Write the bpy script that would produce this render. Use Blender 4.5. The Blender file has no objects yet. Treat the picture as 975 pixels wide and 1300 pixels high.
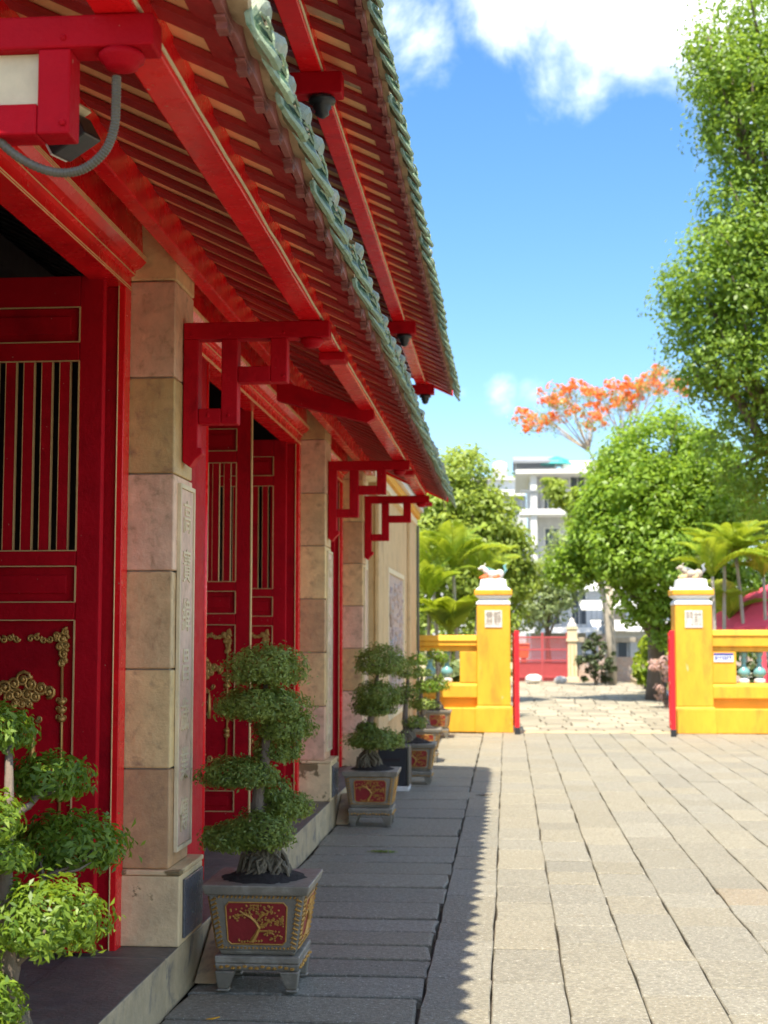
import bpy, math, random
import numpy as np
from mathutils import Vector, Matrix
random.seed(7)
R = math.radians
SC = bpy.context.scene
COL = SC.collection

# ------------------------------------------------------------------ camera
cam = bpy.data.cameras.new('camera'); camo = bpy.data.objects.new('camera', cam); COL.objects.link(camo)
camo.location = (0, 0, 1.5)
camo.rotation_euler = (R(90 + 4.8585), 0, R(4.9513))
cam.sensor_fit = 'VERTICAL'; cam.sensor_height = 36.0; cam.lens = 1800 / 1300 * 36.0
cam.clip_end = 2000; cam.clip_start = 0.05
cam.dof.use_dof = True; cam.dof.focus_distance = 4.7; cam.dof.aperture_fstop = 5.4
SC.camera = camo

# ------------------------------------------------------------------ sun, sky, exposure
SUN_TO = Vector((-0.075, -0.435, 1.0)).normalized()
sun = bpy.data.lights.new('sun', 'SUN'); suno = bpy.data.objects.new('sun', sun); COL.objects.link(suno)
sun.energy = 2.05; sun.angle = R(0.5); sun.color = (1.0, 0.92, 0.79)
suno.rotation_euler = (-SUN_TO).to_track_quat('-Z', 'Y').to_euler(); suno.location = (0, 0, 30)
SC.view_settings.view_transform = 'Standard'; SC.view_settings.look = 'None'
SC.view_settings.exposure = 2.36; SC.view_settings.gamma = 1.0
SC.cycles.use_denoising = True
SC.cycles.max_bounces = 10; SC.cycles.diffuse_bounces = 8; SC.cycles.transparent_max_bounces = 8
SC.cycles.sample_clamp_indirect = 12.0

class NT:
    """tiny node-tree helper"""
    def __init__(s, tree): s.t = tree; tree.nodes.clear()
    def n(s, typ, **kw):
        nd = s.t.nodes.new(typ)
        for k, v in kw.items():
            if k.startswith('i_'):
                key = k[2:]; key = int(key) if key.isdigit() else key.replace('_', ' ')
                if isinstance(v, bpy.types.NodeSocket): s.t.links.new(v, nd.inputs[key])
                else: nd.inputs[key].default_value = v
            else: setattr(nd, k, v)
        return nd
    def math(s, op, a, b=0.5, c=None, clamp=False):
        nd = s.n('ShaderNodeMath', operation=op, use_clamp=clamp)
        for i, v in enumerate((a, b, c)):
            if v is None: continue
            if isinstance(v, bpy.types.NodeSocket): s.t.links.new(v, nd.inputs[i])
            else: nd.inputs[i].default_value = v
        return nd.outputs[0]
    def mix(s, fac, a, b, blend='MIX'):
        nd = s.n('ShaderNodeMix', data_type='RGBA', blend_type=blend)
        for i, v in ((0, fac), (6, a), (7, b)):
            if isinstance(v, bpy.types.NodeSocket): s.t.links.new(v, nd.inputs[i])
            elif i: nd.inputs[i].default_value = (*v, 1) if len(v) == 3 else v
            else: nd.inputs[i].default_value = v
        return nd.outputs[2]
    def noise(s, vec, scale, detail=4, rough=0.55, dist=0.0):
        return s.n('ShaderNodeTexNoise', i_Vector=vec, i_Scale=scale, i_Detail=detail, i_Roughness=rough, i_Distortion=dist).outputs[0]
    def ramp(s, fac, lo, hi):
        nd = s.n('ShaderNodeMapRange', interpolation_type='SMOOTHSTEP', i_Value=fac); nd.inputs[1].default_value = lo; nd.inputs[2].default_value = hi
        return nd.outputs[0]

W = bpy.data.worlds.new('World'); SC.world = W; W.use_nodes = True
t = NT(W.node_tree)
sky = t.n('ShaderNodeTexSky', sky_type='NISHITA', sun_disc=False, sun_elevation=R(66.2), sun_rotation=R(189.8), altitude=0, air_density=1.0, dust_density=0.6, ozone_density=2.2)
skc = t.n('ShaderNodeHueSaturation', i_Hue=0.501, i_Saturation=1.27, i_Value=0.35, i_Color=sky.outputs[0]).outputs[0]
gen = t.n('ShaderNodeTexCoord').outputs['Generated']
nz1 = t.noise(gen, 10, 9, 0.64, 0.25)
nz2 = t.noise(gen, 2.4, 6, 0.6)
def blob(d, r, w):
    dv = t.n('ShaderNodeVectorMath', operation='DISTANCE', i_0=gen, i_1=Vector(d).normalized()).outputs['Value']
    return t.math('MULTIPLY', t.math('SUBTRACT', 1.0, t.math('DIVIDE', dv, r), clamp=True), w)
acc = None
for d, r, w in (((0.001, .913, .408), .060, .66), ((.074, .919, .388), .098, .70), ((.060, .928, .362), .085, .66), ((.038, .934, .352), .050, .44), ((.022, .938, .346), .03, .40), ((.10, .91, .42), .10, .5),
                ((.134, .907, .402), .12, .66), ((.10, .934, .343), .055, .36), ((-.055, .917, .397), .07, .46), ((-.030, .985, .166), .032, .50), ((-.006, .986, .169), .034, .52), ((.019, .985, .166), .030, .46), ((-.021, .937, .348), .02, .35)):
    b = blob(d, r, w); acc = b if acc is None else t.math('MAXIMUM', acc, b)
cl = t.math('ADD', acc, t.math('MULTIPLY', t.math('SUBTRACT', nz1, 0.5), 1.35))
cl = t.math('ADD', cl, t.math('MULTIPLY', t.math('SUBTRACT', nz2, 0.27), 1.1))  # unseen cloud cover added around the sky to lift the shade
cl = t.math('SUBTRACT', cl, blob((.01, .955, .25), .27, .68))
cm = t.math('MULTIPLY', t.ramp(cl, 0.10, 0.95), 0.95)
skm = t.mix(cm, skc, (4.7, 4.65, 4.6))
bg = t.n('ShaderNodeBackground', i_Color=skm, i_Strength=0.15)
t.t.links.new(bg.outputs[0], t.n('ShaderNodeOutputWorld').inputs[0])

# ------------------------------------------------------------------ materials
MATS = {}
def mat(name, base, rough=0.5, metal=0.0, var=0.15, scale=6.0, bump=0.0, bscale=30.0, coat=0.0, objcol=False, rnd=0.0, second=None, s_lo=0.5, s_hi=0.7, s_scale=3.0, spec=0.5, island=False, stretch=None, fleck=None, flo=(0.56, 0.66)):
    m = bpy.data.materials.new(name); m.use_nodes = True; t = NT(m.node_tree)
    vec = t.n('ShaderNodeTexCoord').outputs['Object']
    oi = t.n('ShaderNodeObjectInfo')
    off = t.n('ShaderNodeVectorMath', operation='ADD', i_0=vec)
    sc_ = t.n('ShaderNodeVectorMath', operation='SCALE', i_0=(37.0, 19.0, 53.0)); t.t.links.new(oi.outputs['Random'], sc_.inputs['Scale'])
    t.t.links.new(sc_.outputs[0], off.inputs[1]); vec = off.outputs[0]
    if stretch: vec = t.n('ShaderNodeVectorMath', operation='MULTIPLY', i_0=vec, i_1=stretch).outputs[0]
    col = oi.outputs['Color'] if objcol else t.mix(0.0, base, base)
    if second is not None:
        col = t.mix(t.ramp(t.noise(vec, s_scale, 6, 0.65, 0.4), s_lo, s_hi), col, second)
    if fleck is not None:
        col = t.mix(t.ramp(t.noise(vec, fleck[1], 3, 0.65), *flo), col, fleck[0])
    v = t.math('ADD', t.math('MULTIPLY', t.math('SUBTRACT', t.noise(vec, scale, 6, 0.6), 0.5), 2 * var * 1.6), 1.0)
    if rnd: v = t.math('MULTIPLY', v, t.math('ADD', t.math('MULTIPLY', t.math('SUBTRACT', oi.outputs['Random'], 0.5), 2 * rnd), 1.0))
    if island:
        g = t.n('ShaderNodeNewGeometry').outputs['Random Per Island']
        v = t.math('MULTIPLY', v, t.math('ADD', t.math('MULTIPLY', t.math('SUBTRACT', g, 0.5), 0.5), 1.0))
    hv = t.n('ShaderNodeHueSaturation', i_Color=col, i_Value=v)
    b = t.n('ShaderNodeBsdfPrincipled', i_Roughness=rough, i_Metallic=metal, i_Base_Color=hv.outputs[0])
    b.inputs['Coat Weight'].default_value = coat; b.inputs['Coat Roughness'].default_value = 0.12
    b.inputs['Specular IOR Level'].default_value = spec
    rr = t.math('ADD', t.math('MULTIPLY', t.math('SUBTRACT', t.noise(vec, scale * 2.3, 4), 0.5), 0.35), rough, clamp=True)
    t.t.links.new(rr, b.inputs['Roughness'])
    if bump:
        bp = t.n('ShaderNodeBump', i_Strength=bump, i_Distance=0.02, i_Height=t.noise(vec, bscale, 8, 0.65))
        t.t.links.new(bp.outputs[0], b.inputs['Normal'])
    t.t.links.new(b.outputs[0], t.n('ShaderNodeOutputMaterial').inputs[0])
    MATS[name] = m
    return m
def leafmat(name, dark, light, tr=0.35, rough=0.42):
    m = bpy.data.materials.new(name); m.use_nodes = True; t = NT(m.node_tree)
    g = t.n('ShaderNodeNewGeometry').outputs['Random Per Island']
    vec = t.n('ShaderNodeTexCoord').outputs['Object']
    f = t.math('ADD', t.math('MULTIPLY', g, 0.65), t.math('MULTIPLY', t.ramp(t.noise(vec, 1.7, 3), 0.35, 0.65), 0.35), clamp=True)
    col = t.mix(f, dark, light)
    b = t.n('ShaderNodeBsdfPrincipled', i_Roughness=rough, i_Base_Color=col)
    b.inputs['Specular IOR Level'].default_value = 0.4
    tl = t.n('ShaderNodeBsdfTranslucent', i_Color=t.mix(0.5, col, (light[0] * 1.5, light[1] * 1.35, light[2] * 0.7)))
    mx = t.n('ShaderNodeMixShader', i_Fac=tr); t.t.links.new(b.outputs[0], mx.inputs[1]); t.t.links.new(tl.outputs[0], mx.inputs[2])
    t.t.links.new(mx.outputs[0], t.n('ShaderNodeOutputMaterial').inputs[0])
    MATS[name] = m
    return m

red = mat('red_lacquer', (.86, .012, .016), .25, var=.16, scale=5, bump=.16, bscale=14, coat=.15, second=(.62, .008, .012), s_scale=2, spec=.35, fleck=((.62, .26, .18), 34.0), flo=(.71, .74))
crim = mat('crimson_paint', (.47, .004, .013), .55, var=.18, scale=6, bump=.28, bscale=30, coat=.0, spec=.10, second=(.33, .003, .011), s_scale=3, fleck=((.50, .20, .15), 40.0), flo=(.72, .75))
rafm = mat('rafter_paint', (.36, .026, .026), .55, var=.25, scale=9, bump=.25, bscale=30, rnd=.18)
fasm = mat('faded_fascia_paint', (.30, .095, .08), .6, var=.25, scale=14, bump=.3, bscale=40, second=(.19, .05, .045), s_scale=9)
soff = mat('terracotta_soffit', (.96, .55, .25), .75, var=.18, scale=7, bump=.2, bscale=40)
gold = mat('gilding', (.62, .36, .10), .34, metal=.55, var=.22, scale=30, bump=.3, bscale=60)
goldl = mat('gold_line_paint', (.74, .50, .22), .42, metal=.2, var=.18, scale=30)
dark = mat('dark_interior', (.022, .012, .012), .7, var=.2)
black = mat('black_plastic', (.02, .02, .024), .35, var=.2, bump=.05)
steel = mat('grey_conduit', (.115, .10, .07), .5, var=.2, scale=30)
cream = mat('cream_plaster', (.72, .60, .38), .7, var=.2, scale=10, bump=.2)
stone = mat('pillar_stone', (.5, .4, .3), .55, var=.24, scale=11, bump=.35, bscale=34, objcol=True, second=(.34, .21, .11), s_lo=.48, s_hi=.84, s_scale=15, rnd=.06)
ped = mat('pedestal_stone', (.80, .60, .32), .6, var=.24, scale=9, bump=.35, bscale=30, second=(.24, .17, .07), s_lo=.575, s_hi=.62, s_scale=6)
plq = mat('dark_slate_plaque', (.09, .095, .105), .3, var=.2, scale=12, bump=.1)
grey = mat('terrace_stone', (.135, .12, .092), .5, var=.32, scale=9, bump=.4, bscale=45, second=(.095, .09, .078), s_scale=4)
kerb = mat('step_stone', (.47, .365, .205), .6, var=.28, scale=8, bump=.35, bscale=30, second=(.17, .15, .12), s_scale=5, rnd=.08)
pav = mat('granite_paving', (.42, .375, .30), .62, var=.46, scale=48, bump=.9, bscale=55, objcol=True, rnd=.06, second=(.205, .178, .12), s_lo=.52, s_hi=.88, s_scale=3.6, fleck=((.44, .41, .33), 85.0), flo=(.58, .66))
grout = mat('joint_soil', (.055, .04, .027), .9, var=.35, scale=14)
potm = mat('pot_glaze', (.215, .19, .145), .42, var=.24, scale=14, bump=.3, bscale=45, second=(.33, .30, .24), s_scale=9)
potr = mat('pot_red_enamel', (.26, .018, .02), .38, var=.2, scale=16, bump=.15)
potg = mat('pot_gilt', (.50, .27, .06), .45, metal=.35, var=.3, scale=40, bump=.3, bscale=80)
soil = mat('potting_soil', (.028, .020, .015), .95, var=.5, scale=30, bump=1.0, bscale=55)
bark = mat('bark', (.16, .12, .085), .8, var=.35, scale=16, bump=.8, bscale=30, stretch=(1, 1, .35))
barkl = mat('pale_bark', (.42, .36, .28), .8, var=.3, scale=9, bump=.5, bscale=22, stretch=(1, 1, .5))
root = mat('root_bark', (.17, .14, .09), .8, var=.35, scale=30, bump=.7, bscale=60)
glaz = mat('green_tile_glaze', (.035, .085, .035), .36, var=.35, scale=24, bump=.55, bscale=60, coat=.08, second=(.22, .27, .14), s_lo=.50, s_hi=.66, s_scale=40, rnd=.2)
glaz3 = mat('pale_tile_glaze', (.27, .34, .20), .4, var=.35, scale=24, bump=.4, bscale=60, coat=.05, second=(.09, .15, .07), s_scale=24, rnd=.15)
glaz2 = mat('weathered_cover_tile', (.22, .26, .18), .45, var=.28, scale=18, bump=.35, bscale=40, second=(.36, .34, .24), s_scale=14, rnd=.22)
clay = mat('clay_tile', (.50, .38, .23), .75, var=.25, scale=15, bump=.3, second=(.30, .2, .12), s_scale=11)
yel = mat('yellow_wall_paint', (.78, .385, .02), .65, var=.20, scale=5, bump=.25, bscale=30, second=(.50, .19, .02), s_lo=.46, s_hi=.82, s_scale=4.5, stretch=(1, 1, .3), fleck=((.70, .52, .25), 9.0), flo=(.68, .74))
yel2 = mat('ochre_wall_paint', (.72, .33, .012), .6, var=.1, scale=4, bump=.12)
whi = mat('white_paint', (.80, .79, .75), .6, var=.06, scale=5, bump=.1)
whs = mat('white_stone', (.66, .62, .56), .65, var=.2, scale=9, bump=.35)
teal = mat('turquoise_glaze', (.16, .36, .34), .25, var=.2, scale=20, coat=.3)
gred = mat('gate_red_paint', (.62, .012, .02), .35, var=.1, scale=10)
gred2 = mat('hazy_gate_red', (.46, .075, .08), .5, var=.15, scale=10)  # red paled to put the pinkish distance haze into the colour
pars = mat('red_fabric', (.78, .08, .12), .8, var=.1, scale=5, bump=.1)
stuc = mat('tan_stucco', (.60, .42, .21), .75, var=.14, scale=6, bump=.3, bscale=40, second=(.46, .31, .16), s_scale=3)
relf = mat('relief_stone', (.52, .38, .30), .7, var=.3, scale=20, bump=.6, bscale=30, second=(.40, .41, .40), s_scale=8)
conc = mat('pale_concrete', (.56, .57, .58), .75, var=.12, scale=2, bump=.1)
glass = mat('dark_window', (.07, .085, .10), .15, var=.15, scale=1)
roofg = mat('grey_roofing', (.26, .28, .30), .6, var=.15, scale=1.5)
tealr = mat('teal_roofing', (.04, .34, .32), .5, var=.1, scale=2)
orange = mat('orange_plastic', (.78, .13, .03), .5, var=.1)
blue = mat('blue_ink', (.03, .06, .32), .5, var=.1)
grassm = mat('garden_ground', (.10, .10, .035), .9, var=.4, scale=1.2, bump=.6, bscale=8, second=(.20, .15, .08), s_scale=.6)
pathm = mat('path_paving', (.31, .27, .19), .65, var=.2, scale=3.0, bump=.4, bscale=20, island=True)
L_bons = leafmat('bonsai_leaf', (.075, .13, .022), (.37, .45, .095), .34)
L_bon2 = leafmat('bonsai_leaf_sunlit', (.07, .15, .016), (.30, .42, .045), .42)  # yellower copy for sunlit plants, the sun put into the leaf colour
L_ficus = leafmat('ficus_leaf', (.09, .165, .02), (.33, .49, .07), .48)
L_round = leafmat('round_tree_leaf', (.09, .185, .017), (.36, .53, .06), .46)
L_left = leafmat('left_tree_leaf', (.14, .21, .03), (.43, .54, .10), .45)
L_grey = leafmat('grey_green_leaf', (.15, .22, .09), (.38, .46, .20), .4)
L_palm = leafmat('palm_leaf', (.11, .22, .015), (.44, .52, .05), .45)
L_dark = leafmat('dark_shrub_leaf', (.03, .05, .018), (.10, .13, .04), .2)
L_flam = leafmat('orange_blossom', (.80, .15, .03), (.92, .36, .12), .35)

# ------------------------------------------------------------------ mesh helpers
def world_loc(o):
    v = Vector((0, 0, 0))
    while o is not None: v = v + o.location; o = o.parent
    return v
class MB:
    def __init__(s): s.v = []; s.f = []; s.mi = []; s.m = 0
    def add(s, vs, fs):
        b = len(s.v); s.v += [tuple(p) for p in vs]
        for f in fs: s.f.append([i + b for i in f]); s.mi.append(s.m)
    def box(s, x0, x1, y0, y1, z0, z1):
        s.hexa([(x0, y0, z0), (x1, y0, z0), (x1, y1, z0), (x0, y1, z0), (x0, y0, z1), (x1, y0, z1), (x1, y1, z1), (x0, y1, z1)]); return s
    def hexa(s, p):
        s.add(p, [(3, 2, 1, 0), (4, 5, 6, 7), (0, 1, 5, 4), (1, 2, 6, 5), (2, 3, 7, 6), (3, 0, 4, 7)]); return s
    def frustum(s, cx, cy, z0, z1, ax, ay, bx, by):
        s.hexa([(cx - ax, cy - ay, z0), (cx + ax, cy - ay, z0), (cx + ax, cy + ay, z0), (cx - ax, cy + ay, z0), (cx - bx, cy - by, z1), (cx + bx, cy - by, z1), (cx + bx, cy + by, z1), (cx - bx, cy + by, z1)]); return s
    def tube(s, pts, rad, n=8, caps=True):
        pts = [Vector(p) for p in pts]; k = len(pts)
        if not hasattr(rad, '__len__'): rad = [rad] * k
        vs = []; prev = None
        for i, p in enumerate(pts):
            d = (pts[min(i + 1, k - 1)] - pts[max(i - 1, 0)])
            d = d.normalized() if d.length > 1e-9 else Vector((0, 0, 1))
            if prev is None:
                a = Vector((0, 0, 1)) if abs(d.z) < .9 else Vector((1, 0, 0)); u = d.cross(a).normalized()
            else:
                u = (prev - d * prev.dot(d)); u = u.normalized() if u.length > 1e-6 else d.orthogonal().normalized()
            prev = u; w = d.cross(u)
            for j in range(n):
                a = 2 * math.pi * j / n; vs.append(p + (u * math.cos(a) + w * math.sin(a)) * rad[i])
        fs = [(i * n + j, i * n + (j + 1) % n, (i + 1) * n + (j + 1) % n, (i + 1) * n + j) for i in range(k - 1) for j in range(n)]
        if caps: fs += [tuple(range(n))[::-1], tuple(range((k - 1) * n, k * n))]
        s.add(vs, fs); return s
    def lathe(s, prof, cx, cy, n=16, sq=False):
        vs = []; k = len(prof)
        for r, z in prof:
            for j in range(n):
                a = 2 * math.pi * (j + .5) / n; q = 1 / max(abs(math.cos(a)), abs(math.sin(a))) if sq else 1
                vs.append((cx + r * q * math.cos(a), cy + r * q * math.sin(a), z))
        fs = [(i * n + j, i * n + (j + 1) % n, (i + 1) * n + (j + 1) % n, (i + 1) * n + j) for i in range(k - 1) for j in range(n)]
        fs += [tuple(range(n))[::-1], tuple(range((k - 1) * n, k * n))]
        s.add(vs, fs); return s
    def prism(s, poly, axis, a0, a1):
        def P(u, w, a): return {'x': (a, u, w), 'y': (u, a, w), 'z': (u, w, a)}[axis]
        n = len(poly)
        s.add([P(u, w, a0) for u, w in poly] + [P(u, w, a1) for u, w in poly], [tuple(range(n))[::-1], tuple(range(n, 2 * n))] + [(i, (i + 1) % n, n + (i + 1) % n, n + i) for i in range(n)]); return s
    def blob(s, c, r, n=6, m=4):
        vs = []; fs = []
        rx, ry, rz = r if hasattr(r, '__len__') else (r, r, r)
        for i in range(m + 1):
            ph = math.pi * i / m
            for j in range(n):
                a = 2 * math.pi * j / n; vs.append((c[0] + rx * math.sin(ph) * math.cos(a), c[1] + ry * math.sin(ph) * math.sin(a), c[2] - rz * math.cos(ph)))
        for i in range(m):
            for j in range(n): fs.append((i * n + j, i * n + (j + 1) % n, (i + 1) * n + (j + 1) % n, (i + 1) * n + j))
        s.add(vs, fs); return s
    def mesh(s, name, mats, off=(0, 0, 0), smooth=False):
        me = bpy.data.meshes.new(name)
        me.from_pydata([(x - off[0], y - off[1], z - off[2]) for x, y, z in s.v], [], s.f)
        for m in (mats if isinstance(mats, (list, tuple)) else [mats]): me.materials.append(m)
        if any(s.mi): me.polygons.foreach_set('material_index', s.mi)
        if smooth: me.polygons.foreach_set('use_smooth', [True] * len(me.polygons))
        import bmesh
        bm = bmesh.new(); bm.from_mesh(me); bmesh.ops.recalc_face_normals(bm, faces=bm.faces); bm.to_mesh(me); bm.free()
        return me
    def build(s, name, mats, parent=None, smooth=False, bevel=0.0, color=None, kind=None, label=None):
        off = world_loc(parent) if parent else (0, 0, 0)
        o = bpy.data.objects.new(name, s.mesh(name, mats, off, smooth)); COL.objects.link(o)
        return fin(o, parent, bevel, color, kind, label)
def fin(o, parent=None, bevel=0, color=None, kind=None, label=None):
    if parent: o.parent = parent
    if bevel:
        b = o.modifiers.new('bevel', 'BEVEL'); b.width = bevel; b.segments = 2; b.limit_method = 'ANGLE'; b.angle_limit = R(35)
    if color: o.color = (*color, 1)
    if kind: o['kind'] = kind
    if label: o['label'] = label
    return o
def inst(name, me, parent, loc=(0, 0, 0), rot=None, color=None, scale=None):
    o = bpy.data.objects.new(name, me); COL.objects.link(o); o.parent = parent; o.location = Vector(loc) - (world_loc(parent) if parent else Vector((0, 0, 0)))
    if rot: o.rotation_euler = rot
    if scale: o.scale = scale
    if color: o.color = (*color, 1)
    return o
def thing(name, label, cat, loc=(0, 0, 0), group=None):
    o = bpy.data.objects.new(name, None); COL.objects.link(o); o.location = loc; o.empty_display_size = .2
    return tag(o, label, cat, group)
def tag(o, label, cat, group=None):
    o['label'] = label; o['category'] = cat
    if group: o['group'] = group
    return o
def part(name, parent):       # an empty that groups the sub-parts of a part
    o = bpy.data.objects.new(name, None); COL.objects.link(o); o.parent = parent; o.empty_display_size = .1
    return o
def text(name, s, size, mat_, parent, loc, rot, extrude=.004):
    cu = bpy.data.curves.new(name, 'FONT'); cu.body = s; cu.size = size; cu.extrude = extrude; cu.align_x = 'CENTER'; cu.align_y = 'CENTER'; cu.resolution_u = 3
    tmp = bpy.data.objects.new(name, cu); COL.objects.link(tmp); bpy.context.view_layer.update()
    me = bpy.data.meshes.new_from_object(tmp.evaluated_get(bpy.context.evaluated_depsgraph_get()))
    bpy.data.objects.remove(tmp); me.materials.clear(); me.materials.append(mat_)
    return inst(name, me, parent, loc, rot)

def leafmesh(name, clumps, size, mat_, parent, seed=1, aspect=.45, mode='tree', upbias=.6, subr=None, per=70, kind=None):
    """many small folded leaves spread through ellipsoids (x,y,z,rx,ry,rz,n)"""
    rg = np.random.default_rng(seed); Ps = []; Ns = []
    for (x, y, z, rx, ry, rz, n) in clumps:
        n = int(n)
        d = rg.normal(size=(n, 3)); d /= np.linalg.norm(d, axis=1)[:, None]
        if mode == 'tree':
            k = max(4, n // per); sd = rg.normal(size=(k, 3)); sd /= np.linalg.norm(sd, axis=1)[:, None]
            sr = (.5 + .55 * rg.random(k) ** .5)[:, None]
            cen = sd * sr * np.array([rx, ry, rz]); idx = rg.integers(0, k, n)
            q = (subr or min(rx, rz) * .30)
            p = cen[idx] + d * (rg.random(n) ** .33)[:, None] * np.array([q, q, q * .8]) * (0.6 + .8 * rg.random(k))[idx][:, None]
            nn = d * .9 + sd[idx] * .5
        else:
            r = (.55 + .5 * rg.random(n) ** .55)[:, None]
            wob = 1 + .20 * np.sin(d[:, :1] * 7 + x * 31) * np.cos(d[:, 1:2] * 6 + z * 17)
            r[rg.random(n) < .05] *= 1.22
            p = d * r * wob * np.array([rx, ry, rz]); lo = p[:, 2] < -.45 * rz; p[lo, 2] = -.45 * rz + rg.normal(size=lo.sum()) * rz * .12
            nn = d
        Ps.append(p + np.array([x, y, z])); Ns.append(nn)
    p = np.concatenate(Ps); nn = np.concatenate(Ns); n = len(p)
    nn = nn + np.array([0, 0, upbias]) + rg.normal(size=(n, 3)) * .42; nn /= np.linalg.norm(nn, axis=1)[:, None]
    a = rg.normal(size=(n, 3)); tdir = a - nn * (a * nn).sum(1)[:, None]; tdir /= np.linalg.norm(tdir, axis=1)[:, None]
    w = np.cross(nn, tdir); s = (size * (.65 + .7 * rg.random(n)))[:, None]
    v = np.empty((n, 4, 3)); v[:, 0] = p - tdir * s * .5; v[:, 1] = p + w * s * aspect * .5 + nn * s * .10; v[:, 2] = p + tdir * s * .5 - nn * s * .12; v[:, 3] = p - w * s * aspect * .5 + nn * s * .10
    off = world_loc(parent) if parent else Vector((0, 0, 0)); v -= np.array(off)
    me = bpy.data.meshes.new(name); me.vertices.add(n * 4); me.vertices.foreach_set('co', v.ravel())
    me.loops.add(n * 4); me.loops.foreach_set('vertex_index', np.arange(n * 4, dtype=np.int32))
    me.polygons.add(n); me.polygons.foreach_set('loop_start', np.arange(0, n * 4, 4, dtype=np.int32))
    me.update(calc_edges=True); me.materials.append(mat_)
    o = bpy.data.objects.new(name, me); COL.objects.link(o)
    return fin(o, parent, kind=kind)

# ================================================================== GROUND
gb = MB(); gb.add([(-600, -300, -.09), (600, -300, -.09), (600, 900, -.09), (-600, 900, -.09)], [(0, 1, 2, 3)])
tag_g = gb.build('ground', grassm, kind='structure')
b = MB(); b.box(-9.5, 12, -8, 21.9, -.085, -.055); court = b.build('courtyard', grout, kind='structure')

SLABCOL = [(.275, .25, .182), (.280, .254, .183), (.268, .247, .185), (.285, .256, .180), (.272, .25, .186), (.288, .258, .182), (.266, .246, .186)]
def slab_mesh(x0, x1, y0, y1, z=0.0, mb=None, gx=.0034, gy=.0026, jit=.0034):
    c = .005
    def wob(v): return v + random.gauss(0, jit)
    m = mb or MB()
    nx = 1 if x1 - x0 < .5 else 3; ny = 2
    pts = []
    for i in range(nx + 1): pts.append((x0 + (x1 - x0) * i / nx, y0))
    for i in range(1, ny + 1): pts.append((x1, y0 + (y1 - y0) * i / ny))
    for i in range(1, nx + 1): pts.append((x1 - (x1 - x0) * i / nx, y1))
    for i in range(1, ny): pts.append((x0, y1 - (y1 - y0) * i / ny))
    cx, cy = (x0 + x1) / 2, (y0 + y1) / 2
    out = []
    for px, py in pts:
        px = wob(px - math.copysign(gx, px - cx) if abs(px - cx) > 1e-6 else px); py = wob(py - math.copysign(gy, py - cy) if abs(py - cy) > 1e-6 else py)
        out.append((px, py))
    tilt = (random.gauss(0, .003), random.gauss(0, .003)); dz = random.uniform(-.003, .002) + z
    def zz(px, py): return dz + tilt[0] * (px - cx) + tilt[1] * (py - cy)
    n = len(out); k = 1 - 2 * c / min(x1 - x0, y1 - y0)
    vs = [(cx + (px - cx) * k, cy + (py - cy) * k, zz(px, py)) for px, py in out] + [(px, py, zz(px, py) - c) for px, py in out] + [(px, py, -.062 + z) for px, py in out]
    fs = [tuple(range(n))] + [(n + i, n + (i + 1) % n, (i + 1) % n, i) for i in range(n)] + [(2 * n + i, 2 * n + (i + 1) % n, n + (i + 1) % n, n + i) for i in range(n)]
    m.add(vs, fs); return m
count = 0
def slab(x0, x1, y0, y1, **k_):
    global count
    m = slab_mesh(x0, x1, y0, y1, **k_); c = (.30, .245, .16) if x0 <= 1.33 < x1 and y0 <= 8.55 < y1 else random.choice(SLABCOL); k = random.uniform(.94, 1.05)
    k *= .90; m.build('paving_slab', pav, court, color=(c[0] * k, c[1] * k, c[2] * k)); count += 1
ys = [4.55, 5.1, 5.58, 6.0, 6.352, 6.675, 6.956, 7.271, 7.595, 8.05, 8.52, 8.98, 9.443, 9.754, 10.131, 10.651, 11.067, 11.7, 12.3, 12.95, 13.574, 14.03, 14.471, 14.9, 15.357, 15.9, 16.5, 17.1, 17.8, 18.5, 19.2, 20.0, 20.7, 21.4]
for a, b_ in zip(ys, ys[1:]): slab(-1.352, -.362, a, b_, gx=.009, gy=random.choice((.011, .014, .018, .024)), jit=.007, z=random.uniform(-.006, .004))
xs = [-.362, -.076, .235, .545, .855, 1.205, 1.505, 1.81, 2.12, 2.43, 2.74, 3.05, 3.36, 3.67, 3.98, 4.29]
far = MB(); far_seen = 0
for x0, x1 in zip(xs, xs[1:]):
    y = 4.4 - random.random() * .4
    while y < 21.55:
        y1 = min(y + random.choice((.42, .5, .58, .66, .78, .9)), 21.62)
        if 21.62 - y1 < .2: y1 = 21.62
        if x0 < .186 * y1 + .15 and y1 > 5.0 and count < 298: slab(x0, x1, y, y1)
        else: slab_mesh(x0, x1, y, y1, mb=far)
        y = y1
for i in range(22):
    x0 = 4.29 + i * .31; y = -6
    while y < 21.5: slab_mesh(x0, x0 + .31, y, min(y + .7, 21.6), mb=far); y += .7
for i, x0 in enumerate(xs[:-1]):
    y = -6 + (i % 3) * .2
    while y < 3.3: slab_mesh(x0, xs[i + 1], y, y + .7, mb=far); y += .7
far.build('outlying_paving', pav, court, color=(.248, .225, .163), kind='stuff')

# path beyond the gate
pb = MB(); pb.box(-2.2, 4.0, 21.9, 60, -.086, -.045); path = pb.build('path', grout, kind='structure')
m = MB()
y = 21.95
while y < 47:
    d = .46; x = -2.1
    while x < 3.7:
        w = random.uniform(.40, .48); slab_mesh(x, x + w, y, y + d, mb=m, gx=.014, gy=.022); x += w
    y += d
m.build('path_slabs', pathm, path, kind='stuff')
b = MB(); b.box(3.72, 3.86, 26, 44, -.03, .12); b.build('path_kerb', kerb, path, bevel=.01)
b = MB(); b.box(.04, 2.5, 21.62, 21.95, -.03, .006); b.build('threshold', kerb, path, bevel=.005)

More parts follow.
